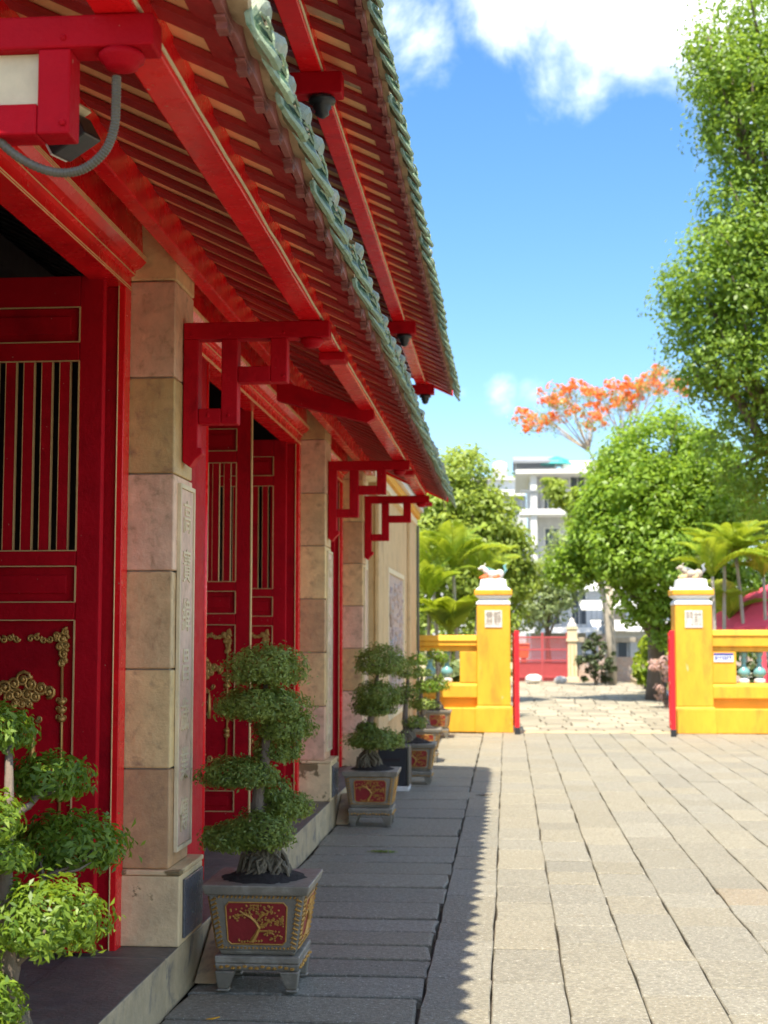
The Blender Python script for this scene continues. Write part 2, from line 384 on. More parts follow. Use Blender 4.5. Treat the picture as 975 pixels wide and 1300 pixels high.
# ================================================================== TEMPLE HALL
hall = thing('temple_hall', 'long red lacquered temple hall with stone pillars and two tiers of green tiled eaves', 'temple', (-5.2, 8.57, 0))
PY = [2.80, 5.87, 10.92, 13.80]                 # near faces of the pillars
# terrace
ter = MB(); ter.box(-9.3, -1.75, 1.2, 16.4, -.02, .205); terrace = ter.build('terrace', grey, kind='structure')
y = 1.2
for L in (1.5, 1.35, 1.62, 1.5, 1.4, 1.55, 1.45, 1.6, 1.5, 1.73):
    m = MB(); m.box(-1.757, -1.358, y + .003, y + L - .003, -.02, .209)
    o = m.build('step_stone', [kerb, grey], terrace, bevel=.006)
    for p in o.data.polygons:
        if p.normal.z > .9: p.material_index = 1
    y += L

TAN = [(.80, .59, .27), (.56, .345, .165), (.75, .52, .24), (.74, .47, .30), (.60, .42, .175), (.78, .52, .34), (.68, .48, .24)]
def pillar(y, k, chars):
    pl = part('pillar', hall)
    m = MB(); m.box(-1.60, -1.42, y + .03, y + .335, .5, 3.2); m.build('core', barkl, pl)
    z = .519
    hs = [.4135] * 5 + [.42, .40]
    for i, h in enumerate(reversed(range(7))):
        hh = hs[i]
        j = random.uniform(-.002, .002)
        m = MB(); m.box(-1.625, -1.405 + j, y + .012, y + .362, z + .0032, z + hh - .0032)
        c = TAN[(h + k * 2) % 7] if k else TAN[h]
        m.build('stone_slab', stone, pl, bevel=.006, color=c); z += hh
    m = MB(); m.box(-1.65, -1.355, y - .008, y + .435, .21, .497); m.build('pedestal', ped, pl, bevel=.006)
    m = MB(); m.box(-1.65, -1.350, y - .012, y + .44, .499, .520); m.build('pedestal_cap', ped, pl, bevel=.005)
    m = MB(); m.box(-1.354, -1.343, y + .05, y + .40, .235, .475); m.build('dark_plaque', plq, pl, bevel=.003)
    # couplet board with raised gilt characters, their highlights painted in as cream
    m = MB(); m.box(-1.404, -1.394, y + .095, y + .345, .60, 2.12); m.build('couplet_board', stone, pl, bevel=.003, color=(.68, .46, .33))
    m = MB()
    for a0, a1, z0, z1 in ((.08, .094, .58, 2.14), (.346, .36, .58, 2.14), (.095, .345, .58, .599), (.095, .345, 2.121, 2.14)): m.box(-1.404, -1.387, y + a0, y + a1, z0, z1)
    m.build('couplet_frame', cream, pl, bevel=.002)
    for i, ch in enumerate(chars): text('highlit_gilt_character', ch, .155, cream, pl, (-1.393, y + .22, 1.99 - i * .213), (R(90), 0, R(90)), .004)
    return pl
for k, (y, ch) in enumerate(zip(PY, ('', '高寶緯昌歲業傳', '德重江山千古在', ''))): pillar(y, k, ch)

# red lattice brackets under the lower eave
def bracket(yc):
    br = part('bracket', hall)
    t = .042
    m = MB()
    zt, zb = 2.852, 2.778
    m.box(-1.402, -.76, yc - t, yc + t, zb, zt); m.build('top_bar', crim, br, bevel=.006)
    def bar(x0, x1, z0, z1, nm='lattice_bar'):
        q = MB(); q.box(x0, x1, yc - t + .004, yc + t - .004, z0, z1); q.build(nm, crim, br, bevel=.005)
    q = MB(); q.prism([(-1.402, zb), (-1.402, 2.24), (-1.37, 2.215), (-1.345, 2.25), (-1.315, 2.275), (-1.318, 2.30), (-1.335, 2.30), (-1.335, zb)], 'y', yc - t + .002, yc + t - .002); q.build('hanging_post', crim, br, bevel=.005)
    bar(-1.234, -1.162, 2.405, zb); bar(-1.334, -1.2345, 2.405, 2.472); bar(-1.018, -.945, 2.586, zb); bar(-1.1615, -1.0185, 2.586, 2.656)
    if yc < 4:
        q = MB(); q.box(-1.161, -1.019, yc - .012, yc + .012, 2.657, 2.777); q.build('cream_infill', cream, br)
    q = MB(); q.lathe([(.045, 0), (.052, -.008), (.050, -.018), (.040, -.024), (.036, -.034), (.018, -.04)], -.84, yc, 16)
    q.v = [(x, y_, z + zb) for x, y_, z in q.v]; q.build('rosette', crim, br, smooth=True)
    q = MB()
    for bx, bz in ((-1.37, 2.8), (-1.2, 2.8), (-1.2, 2.44), (-1.29, 2.44), (-.96, 2.8), (-.96, 2.61)): q.blob((bx, yc - t, bz), (.008, .006, .008), 6, 4)
    q.build('nail_heads', crim, br, kind='stuff')
BY = [y + .19 for y in PY]; BY[0] = 2.98
for yc in BY: bracket(yc)

# beams
SL = .48
def zr(x, z0=2.955): return z0 - SL * (x + .85)
Y0, Y1 = 2.76, 14.32
m = MB(); m.box(-1.395, -1.33, 2.9, 14.05, 3.068, 3.198); m.build('wall_beam', red, hall, bevel=.006)
m = MB(); m.box(-.895, -.80, 2.7, 14.25, 2.854, 2.953); m.build('eave_purlin', red, hall, bevel=.006)
cd = []
for i in range(60): cd.append((-.797 + random.uniform(-.002, .002), 2.8 + i * .187, 2.868 + random.uniform(-.002, .002)))
m = MB(); m.tube(cd, .0055, 6); m.build('cream_cable', cream, hall, smooth=True)
m = MB(); m.box(-.895, -.80, 2.7, 14.3, 3.966, 4.063); m.build('upper_purlin', red, hall, bevel=.006)
m = MB(); m.tube([(x, y, z + 1.112) for x, y, z in cd], .0055, 6); m.build('cream_cable', cream, hall, smooth=True)
for yb in BY:
    m = MB(); m.box(-1.36, -.708, yb - .05, yb + .05, 3.866, 3.964); m.build('upper_beam_end', crim, hall, bevel=.006)
    m = MB(); m.lathe([(.02, 3.866), (.055, 3.862), (.062, 3.848), (.058, 3.838), (.038, 3.83), (.042, 3.815), (.03, 3.80), (.032, 3.785), (.012, 3.77)], -.80, yb, 14); m.build('pendant_knob', black, hall, smooth=True)
for yb in BY[1:]:
    m = MB(); m.box(-.90, -.772, yb + .66, yb + .80, 2.815, 2.853); m.build('joint_block', crim, hall, bevel=.005)
m = MB(); m.prism([(-1.40, 2.92), (-.84, 2.775), (-.80, 2.80), (-.80, 2.85), (-1.40, 3.05)], 'y', 8.52, 8.60); m.build('sloping_arm', crim, hall, bevel=.005)

# two tiers of roof: rafters, soffit, fascia, eave tiles
P_ = .236
NR = int((Y1 - Y0 - .08) / P_) + 1
def rafter_mesh(z0, xin, xout):
    m = MB(); w = .045; h = .018
    za, zb_ = zr(xin, z0), zr(xout, z0)
    m.hexa([(xin, -w, za), (xout, -w, zb_), (xout, w, zb_), (xin, w, za), (xin, -w, za + h), (xout, -w, zb_ + h), (xout, w, zb_ + h), (xin, w, za + h)])
    return m.mesh('rafter', rafm)
def eave_tile_mesh(z0, xe):
    m = MB(); n = (Vector((SL, 0, 1))).normalized(); dn = Vector((1, 0, -SL)).normalized()
    o = Vector((xe, 0, zr(xe, z0) + .075))
    # pan tile (clay) underneath, between two covers
    m.m = 1
    k = 5; vs = []
    for L in (-.34, .070):
        for i in range(k + 1):
            yy = -.122 + .244 * i / k; sag = .035 * ((yy / .118) ** 2)
            c = o + dn * L + n * (sag - .03); vs.append((c.x, yy, c.z))
    for L in (.070, -.34):
        for i in range(k + 1):
            yy = -.122 + .244 * i / k; sag = .035 * ((yy / .118) ** 2)
            c = o + dn * L + n * (sag - .045); vs.append((c.x, yy, c.z))
    q = k + 1
    fs = [(i, i + 1, q + i + 1, q + i) for i in range(k)] + [(q + i, q + i + 1, 3 * q - 0 + (i + 1) - q, 3 * q + i - q) for i in range(k)] + [(2 * q + i, 2 * q + i + 1, 3 * q + i + 1, 3 * q + i) for i in range(k)]
    m.add(vs, fs)
    # glazed drip leaf: pointed, ribbed, hanging from the pan's lip
    m.m = 0
    prof = [(-.040, -.010), (-.056, -.035), (-.057, -.062), (-.045, -.095), (-.022, -.125), (0, -.143), (.022, -.125), (.045, -.095), (.057, -.062), (.056, -.035), (.040, -.010)]
    base = o + dn * .040 - n * .022
    fr = []; bk = []; mid = []
    for yy, zz in prof:
        bul = .038 * (1 - (yy / .06) ** 2) + .010 * (-zz / .14)
        fr.append((base.x + bul + .012 - zz * .16, yy, base.z + zz)); bk.append((base.x + bul - .001 - zz * .16, yy, base.z + zz))
        mid.append((base.x + bul + .018 - zz * .16, yy * .80, base.z + (zz + .072) * .82 - .072))
    n_ = len(prof); c = (base.x + .062, 0, base.z - .072)
    vs = fr + bk + mid + [c]
    m.m = 3; m.add(vs, [(i, (i + 1) % n_, n_ + (i + 1) % n_, n_ + i) for i in range(n_)] + [(i, (i + 1) % n_, 2 * n_ + (i + 1) % n_, 2 * n_ + i) for i in range(n_)] + [tuple(range(n_, 2 * n_))])
    m.m = 0; m.add(vs, [(2 * n_ + i, 2 * n_ + (i + 1) % n_, 3 * n_) for i in range(n_)])
    m.m = 3
    m.tube([(base.x + .054, 0, base.z - .02), (base.x + .068, 0, base.z - .07), (base.x + .066, 0, base.z - .12)], .0045, 5)
    for s in (-1, 1):      # veins
        for zz in (-.03, -.055, -.08): m.tube([(base.x + .066, 0, base.z + zz - .02), (base.x + .058, s * .018, base.z + zz - .006), (base.x + .044, s * .036, base.z + zz + .004)], .0036, 4)
    # cover tile: half round barrel with a capped end, over the joint at +y
    m.m = 2
    r = .050; k = 7; vs = []
    rings = [(-.34, r), (.02, r), (.046, r * .94), (.056, r * .72)]
    for L, rr in rings:
        c = o + dn * L + n * .012
        for i in range(k + 1):
            a = math.pi * i / k; p = c + n * math.sin(a) * rr; vs.append((p.x, .118 + math.cos(a) * rr, p.z))
    q = k + 1
    fs = [(j * q + i, j * q + i + 1, (j + 1) * q + i + 1, (j + 1) * q + i) for j in range(3) for i in range(k)] + [tuple(range(3 * q, 4 * q))]
    m.add(vs, fs)
    return m.mesh('eave_tile', [glaz, clay, glaz2, glaz3], (xe, 0, zr(xe, z0)))
def roof(nm, z0, xin, xout, xtop):
    rf = part(nm, hall)
    me = rafter_mesh(z0, xin, xout - .006)
    for i in range(NR): inst('rafter', me, rf, (0, Y0 + .1 + i * P_ + random.uniform(-.007, .007), random.uniform(-.003, .0005)))
    h = .018
    m = MB(); xa, xb = xin, xout - .085
    m.hexa([(xa, Y0, zr(xa, z0) + h + .001), (xb, Y0, zr(xb, z0) + h + .001), (xb, Y1, zr(xb, z0) + h + .001), (xa, Y1, zr(xa, z0) + h + .001), (xa, Y0, zr(xa, z0) + h + .02), (xb, Y0, zr(xb, z0) + h + .02), (xb, Y1, zr(xb, z0) + h + .02), (xa, Y1, zr(xa, z0) + h + .02)])
    m.build('soffit', soff, rf)
    xa, xb = xout - .084, xout + .01
    m = MB(); m.hexa([(xa, Y0, zr(xa, z0) + h - .008), (xb, Y0, zr(xb, z0) + h - .008), (xb, Y1, zr(xb, z0) + h - .008), (xa, Y1, zr(xa, z0) + h - .008), (xa, Y0, zr(xa, z0) + h + .022), (xb, Y0, zr(xb, z0) + h + .022), (xb, Y1, zr(xb, z0) + h + .022), (xa, Y1, zr(xa, z0) + h + .022)])
    m.build('eave_board', rafm, rf)
    # toothed fascia
    m = MB(); zf = zr(xout, z0)
    m.box(xout, xout + .02, Y0, Y1, zf - .004, zf + .05)
    for i in range(NR):
        yy = Y0 + .1 + i * P_ + .118
        if yy > Y1 - .05: continue
        m.prism([(yy - .045, zf - .004), (yy - .045, zf - .012), (yy - .02, zf - .012), (yy - .02, zf - .028), (yy + .02, zf - .028), (yy + .02, zf - .012), (yy + .045, zf - .012), (yy + .045, zf - .004)], 'x', xout - .008, xout + .018)
    m.build('toothed_fascia', fasm, rf, bevel=.002)
    te = eave_tile_mesh(z0, xout + .01)
    for i in range(NR - 0):
        yy = Y0 + .1 + i * P_ + .118
        if yy > Y1 - .1: continue
        inst('eave_tile', te, rf, (xout + .01 + random.uniform(-.012, .012), yy + random.uniform(-.009, .009), zr(xout + .01, z0) + random.uniform(-.007, .007)), (random.uniform(-.03, .03), random.uniform(-.05, .05), random.uniform(-.02, .02)))
    # tile field further up: pans and barrels, joined
    m = MB(); xa, xb = xtop, xout - .30
    z = lambda x: zr(x, z0) + h + .05
    m.hexa([(xa, Y0, z(xa) - .028), (xb, Y0, z(xb) - .028), (xb, Y1, z(xb) - .028), (xa, Y1, z(xa) - .028), (xa, Y0, z(xa)), (xb, Y0, z(xb)), (xb, Y1, z(xb)), (xa, Y1, z(xa))])
    for i in range(NR):
        yy = Y0 + .1 + i * P_
        m.tube([(xa, yy, z(xa) + .015), (xb, yy, z(xb) + .015)], .052, 8)
    m.build('roof_tiles', glaz2, rf, kind='stuff')
    for yy in (Y0 - .025, Y1):   # verge boards closing both ends
        m = MB(); xa, xb = max(xtop, -1.6), xout + .03
        m.hexa([(xa, yy, zr(xa, z0) - .03), (xb, yy, zr(xb, z0) - .012), (xb, yy + .025, zr(xb, z0) - .012), (xa, yy + .025, zr(xa, z0) - .03), (xa, yy, zr(xa, z0) + .12), (xb, yy, zr(xb, z0) + .10), (xb, yy + .025, zr(xb, z0) + .10), (xa, yy + .025, zr(xa, z0) + .12)])
        m.build('verge_board', red, rf, bevel=.003)
    return rf
roof('lower_roof', 2.955, -1.53, -.618, -1.40)
roof('upper_roof', 4.065, -1.35, -.565, -5.2)
m = MB(); m.prism([(-5.2, 6.20), (-9.6, 4.0), (-9.6, 4.1), (-5.2, 6.33)], 'y', Y0, Y1); m.build('rear_roof', glaz2, hall)
m = MB(); m.box(-5.35, -5.05, Y0 - .05, Y1 + .05, 6.15, 6.6); m.build('roof_ridge', glaz2, hall, bevel=.03)

# walls, lintels, frames
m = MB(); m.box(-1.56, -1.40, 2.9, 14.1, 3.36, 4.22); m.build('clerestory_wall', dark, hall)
for ya, yb in ((-.001, 0),):
    pass
gaps = [(PY[0] + .37, PY[1] + .008), (PY[1] + .366, PY[2] + .008), (PY[2] + .366, PY[3] + .008)]
for ya, yb in gaps:
    li = part('door_lintel', hall)
    m = MB(); m.prism([(-1.60, 2.962), (-1.60, 3.022), (-1.582, 3.030), (-1.582, 3.052), (-1.56, 3.060), (-1.535, 3.086), (-1.535, 3.105), (-1.55, 3.112), (-1.56, 3.34), (-1.72, 3.34), (-1.72, 2.962)], 'y', ya, yb)
    m.build('moulded_beam', red, li)
    m = MB()
    for x, z in ((-1.599, 2.966), (-1.599, 2.976), (-1.581, 3.030), (-1.5345, 3.089), (-1.5345, 3.097), (-1.5345, 3.105)):
        m.tube([(x, ya, z), (x, yb, z)], .0026, 6)
    m.build('gold_moulding', goldl, li)
    for s, yy in ((0, ya), (1, yb)):
        jb = part('door_jamb', hall)
        y_0, y_1 = (yy, yy + .07) if s == 0 else (yy - .085, yy - .001)
        m = MB(); m.box(-1.72, -1.626, y_0, y_1, .205, 2.962); m.build('post', crim, jb, bevel=.004)
        m = MB(); m.box(-1.6255, -1.598, y_0 - (.012 if s else 0), y_1, .205, 2.962); m.build('edge_strip', red, jb, bevel=.004)
        yb_ = y_0 - .012 if s else y_1
        m = MB(); m.tube([(-1.6265, yb_, .21), (-1.6265, yb_, 2.965)], .0032, 6); m.build('gold_line', goldl, jb)
# fixed red panel beside the second pillar
fp = part('side_panel', hall)
m = MB(); m.box(-1.68, -1.605, 6.31, 7.46, .205, 2.962); m.build('panel', crim, fp, bevel=.004)
m = MB(); m.tube([(-1.622, 7.47, .21), (-1.622, 7.47, 2.95)], .026, 10); m.build('bead', red, fp, smooth=True)

# interior shell
m = MB()
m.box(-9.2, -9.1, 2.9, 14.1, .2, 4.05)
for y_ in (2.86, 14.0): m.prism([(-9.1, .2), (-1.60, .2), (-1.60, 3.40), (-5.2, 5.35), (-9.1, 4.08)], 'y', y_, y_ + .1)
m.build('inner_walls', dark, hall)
ic = part('inner_ceiling', hall)
m = MB(); m.prism([(-1.57, 3.37), (-5.2, 5.2), (-9.1, 4.0), (-9.1, 4.1), (-5.2, 5.3), (-1.57, 3.45)], 'y', 2.97, 13.99); m.build('ceiling_boards', whi, ic)
m = MB()
for i in range(46):
    y = 3.05 + i * .236
    m.hexa([(-1.58, y, 3.30), (-1.58, y + .10, 3.30), (-5.2, y + .10, 5.10), (-5.2, y, 5.10), (-1.58, y, 3.35), (-1.58, y + .10, 3.35), (-5.2, y + .10, 5.17), (-5.2, y, 5.17)])
m.build('ceiling_rafters', dark, ic, kind='stuff')
for x, z in ((-3.2, 3.9), (-4.2, 4.35)):
    m = MB(); m.box(x - .09, x + .09, 2.97, 13.99, z - .12, z + .06); m.build('ceiling_purlin', dark, ic)

def spiral(m, cx, cz, r, y, a0=0, turns=1.6, rad=.007, sg=1):
    pts = []
    for i in range(15):
        f = i / 14; a = a0 + sg * f * turns * 2 * math.pi; rr = r * (1 - .82 * f); pts.append((cx + rr * math.cos(a), y - .004 * f, cz + rr * math.sin(a)))
    m.tube(pts, [rad * (1 - .35 * i / 14) for i in range(15)], 5)
def door_leaf(xr, yd, label=None):
    """leaf standing open, its face towards -Y; xr = its free right edge"""
    d = part('door_leaf', hall); d.location = Vector((xr, yd, 0)) - hall.location
    o = Vector((xr, yd, 0)); W_ = .63
    def B(x0, x1, z0, z1, y0=-.0, y1=.045): return (o.x + x0, o.x + x1, o.y + y0, o.y + y1, z0, z1)
    m = MB(); st = .10
    m.box(*B(-W_, -W_ + st, .225, 2.978)); m.box(*B(-st, 0, .225, 2.978))
    for z0, z1 in ((2.848, 2.978), (2.622, 2.698), (1.772, 1.832), (1.552, 1.622), (.478, .55), (.225, .342)): m.box(*B(-W_ + st + .001, -st - .001, z0, z1, .001, .044))
    m.build('leaf_frame', crim, d, bevel=.004)
    for z0, z1 in ((2.70, 2.846), (1.624, 1.770), (.552, 1.55), (.344, .476)):
        m = MB(); m.box(*B(-W_ + st, -st, z0, z1, .018, .03))
        if z1 - z0 < .3: m.box(*B(-W_ + st + .04, -st - .04, z0 + .035, z1 - .035, .008, .0181))
        m.build('panel', crim, d, bevel=.004)
    for i in range(5):
        xc = -W_ / 2 + (i - 2) * .0765
        m = MB(); m.box(*B(xc - .021, xc + .021, 1.834, 2.620, .008, .03)); m.m = 1
        for s in (-1, 1): m.box(*B(xc + s * .0225 - .0013, xc + s * .0225 + .0013, 1.834, 2.620, .006, .028))
        m.build('slat', [crim, goldl], d)
    m = MB()
    for z0, z1 in ((2.70, 2.846), (1.834, 2.620), (1.624, 1.770), (.552, 1.55), (.344, .476)):
        for x in (-W_ + st, -st): m.box(*B(x - .0032, x + .0032, z0, z1, -.004, .006))
        for z in (z0, z1): m.box(*B(-W_ + st, -st, z - .0022, z + .0022, -.003, .006))
    if label: m.box(*B(-.0035, .0035, .225, 2.978, -.003, .03))
    m.build('gold_beading', goldl, d)
    # gilt carving on the main panel
    m = MB(); yy = o.y + .012; cx = o.x - W_ / 2; hw = .175; zt = 1.475
    for sg in (-1, 1):
        for i in range(5): spiral(m, cx + sg * (.03 + i * .027), zt + .006 * math.sin(i * 2), .015, yy, i, 1.3, .006, sg)
        for (dx, dz, r) in ((0, 0, .026), (.012, .028, .016), (-.026, .012, .018), (.014, -.026, .020), (-.012, -.034, .018), (.006, -.062, .022), (.0, -.10, .018), (.012, -.086, .014)):
            spiral(m, cx + sg * (hw + dx - .012), zt + dz, r, yy, dx * 90, 1.5, .0075, sg)
            m.blob((cx + sg * (hw + dx - .012), yy, zt + dz), (r * .5, .010, r * .5), 6, 4)
        x_ = cx + sg * (hw - .012)
        m.tube([(x_, yy, zt - .11), (x_ + .003, yy, 1.05), (x_ - .003, yy, .62)], .0065, 6)
        for zk in (1.22, 1.185, 1.15, .86, .83):
            m.blob((x_, yy, zk), (.021, .012, .015), 7, 5)
            for s2 in (-1, 1): spiral(m, x_ + s2 * .012, zk + .008, .011, yy, zk * 9, 1.1, .004, s2)
    for (dx, dz, r) in ((0, .05, .034), (-.035, .03, .03), (.035, .03, .03), (-.075, .015, .03), (.075, .015, .03), (-.11, .0, .026), (.11, .0, .026), (-.02, -.01, .028), (.022, -.012, .028), (-.055, -.02, .022), (.055, -.02, .022), (0, -.05, .022), (-.03, -.05, .016), (.03, -.05, .016)):
        spiral(m, cx + dx, 1.26 + dz, r, yy, dx * 40, 1.6, .0085, 1 if dx >= 0 else -1)
        m.blob((cx + dx, yy, 1.26 + dz), (r * .45, .012, r * .45), 6, 4)
    for dx, zz in ((-.03, 1.14), (.035, 1.12), (0, 1.16), (-.06, 1.16), (.07, 1.15)): spiral(m, cx + dx, zz, .016, yy, dx * 50, 1.3, .005)
    for dx in (-.055, .045):
        m.tube([(cx + dx, yy, 1.11), (cx + dx, yy, 1.08), (cx + dx, yy, 1.02), (cx + dx, yy, .94)], [.004, .009, .013, .011], 7)
    for dx in (-.10, -.05, 0, .05, .10): spiral(m, cx + dx, .68 + .02 * math.cos(dx * 30), .024, yy, dx * 70, 1.4, .007)
    m.build('gilt_carving', gold, d, smooth=True)
    return d
door_leaf(-1.655, 5.66); door_leaf(-1.676, 9.2, True); door_leaf(-1.679, 10.70); door_leaf(-1.66, 13.6)

# rendered wing closing the far end of the hall
wing = thing('plaster_wing', 'tan stucco end wing with a carved relief panel beyond the red brackets', 'building', (-5.0, 18, 0))
m = MB(); m.box(-9.3, -1.40, 15.05, 21.25, -.02, 3.3); m.build('wall', stuc, wing, bevel=.01)
m = MB(); m.box(-1.53, -1.47, 14.25, 15.04, .2, 3.25); m.build('recess_wall', cream, wing)
for y0, y1 in ((15.02, 15.55), (15.60, 16.2), (19.9, 21.28)):
    m = MB(); m.box(-1.398, -1.355, y0, y1, 0, 3.1); m.build('pilaster', stuc, wing, bevel=.008)
m = MB(); m.box(-1.399, -1.372, 16.32, 18.7, .55, 2.19); m.build('panel_back', relf, wing, bevel=.005)
m = MB()
for z0, z1, y0, y1 in ((2.19, 2.25, 16.26, 18.76), (.49, .55, 16.26, 18.76), (.55, 2.19, 16.25, 16.32), (.55, 2.19, 18.70, 18.77)): m.box(-1.399, -1.352, y0, y1, z0, z1)
m.build('panel_frame', cream, wing, bevel=.004)
m = MB(); rr = random.Random(3)
for i in range(150):
    y, z, r = rr.uniform(16.4, 18.6), rr.uniform(.6, 2.13), rr.uniform(.02, .065); m.blob((-1.368, y, z), (.022, r, r * rr.uniform(.6, 1.5)), 6, 4)
for i in range(14):
    y, z = rr.uniform(16.5, 18.3), rr.uniform(.6, 1.6)
    m.tube([(-1.358, y + .12 * math.sin(k * 1.3 + i), z + k * .09) for k in range(6)], .022, 6)
m.build('carved_relief', relf, wing, smooth=True, kind='stuff')
for x1, z0, z1, mt in ((-1.34, 3.10, 3.20, cream), (-1.30, 3.2, 3.30, yel2), (-1.25, 3.3, 3.38, whs), (-1.20, 3.38, 3.52, roofg)):
    m = MB(); m.box(-9.3, x1, 14.45, 21.35 + (x1 + 1.34) * .5, z0 + .002, z1); m.build('cornice', mt, wing, bevel=.008)
m = MB(); m.tube([(-1.33, 21.27, 3.1), (-1.335, 21.29, 2.4), (-1.33, 21.27, 1.5), (-1.33, 21.28, .1)], .022, 7); m.build('drain_pipe', steel, wing)

# ------------------------------------------------------------------ floodlight and conduit beside the first bracket
fl = thing('floodlight', 'black floodlight with a pale lens hung above the first door lintel', 'lamp', (-1.2, 3.55, 2.85))
def obox(m, c, ax, hx, hy, hz):
    X, Y, Z = ax; m.hexa([tuple(Vector(c) + X * a * hx + Y * b_ * hy + Z * c_ * hz) for a, b_, c_ in ((-1, -1, -1), (1, -1, -1), (1, 1, -1), (-1, 1, -1), (-1, -1, 1), (1, -1, 1), (1, 1, 1), (-1, 1, 1))])
Xa = Vector((.86, -.2, .46)).normalized(); Za = Xa.cross(Vector((0, 1, 0))).normalized(); Ya = Za.cross(Xa)
c = Vector((-1.155, 3.62, 2.825))
m = MB(); obox(m, c, (Xa, Ya, Za), .055, .05, .035); m.build('housing', black, fl, bevel=.006)
m = MB(); obox(m, c - Xa * .058 , (Xa, Ya, Za), .004, .044, .03); m.build('lens', whs, fl, bevel=.002)
m = MB(); obox(m, c + Za * .05 + Xa * .01, (Xa, Ya, Za), .06, .04, .006); m.build('mounting_plate', cream, fl, bevel=.002)
m = MB(); m.tube([c + Za * .05, (-1.18, 3.66, 3.06)], .008, 6); m.build('arm', black, fl)
pts = []
ctl = [(-.845, 2.955, 2.715), (-.845, 2.955, 2.66), (-.85, 2.96, 2.60), (-.875, 2.97, 2.55), (-.93, 2.98, 2.515), (-1.0, 2.98, 2.515), (-1.08, 2.97, 2.555), (-1.16, 2.96, 2.64), (-1.22, 2.955, 2.74)]
for i in range(len(ctl) - 1):
    p0, p1, p2, p3 = (Vector(ctl[max(0, min(len(ctl) - 1, i + k))]) for k in (-1, 0, 1, 2))
    for j in range(18):
        u = j / 18; pts.append(.5 * ((2 * p1) + (p2 - p0) * u + (2 * p0 - 5 * p1 + 4 * p2 - p3) * u * u + (3 * p1 - p0 - 3 * p2 + p3) * u ** 3))
m = MB(); m.tube(pts, [.0108 if i % 2 else .0092 for i in range(len(pts))], 10)
tag(m.build('flexible_conduit', steel, smooth=False), 'grey ribbed flexible conduit looping down from the nearest red bracket', 'cable')

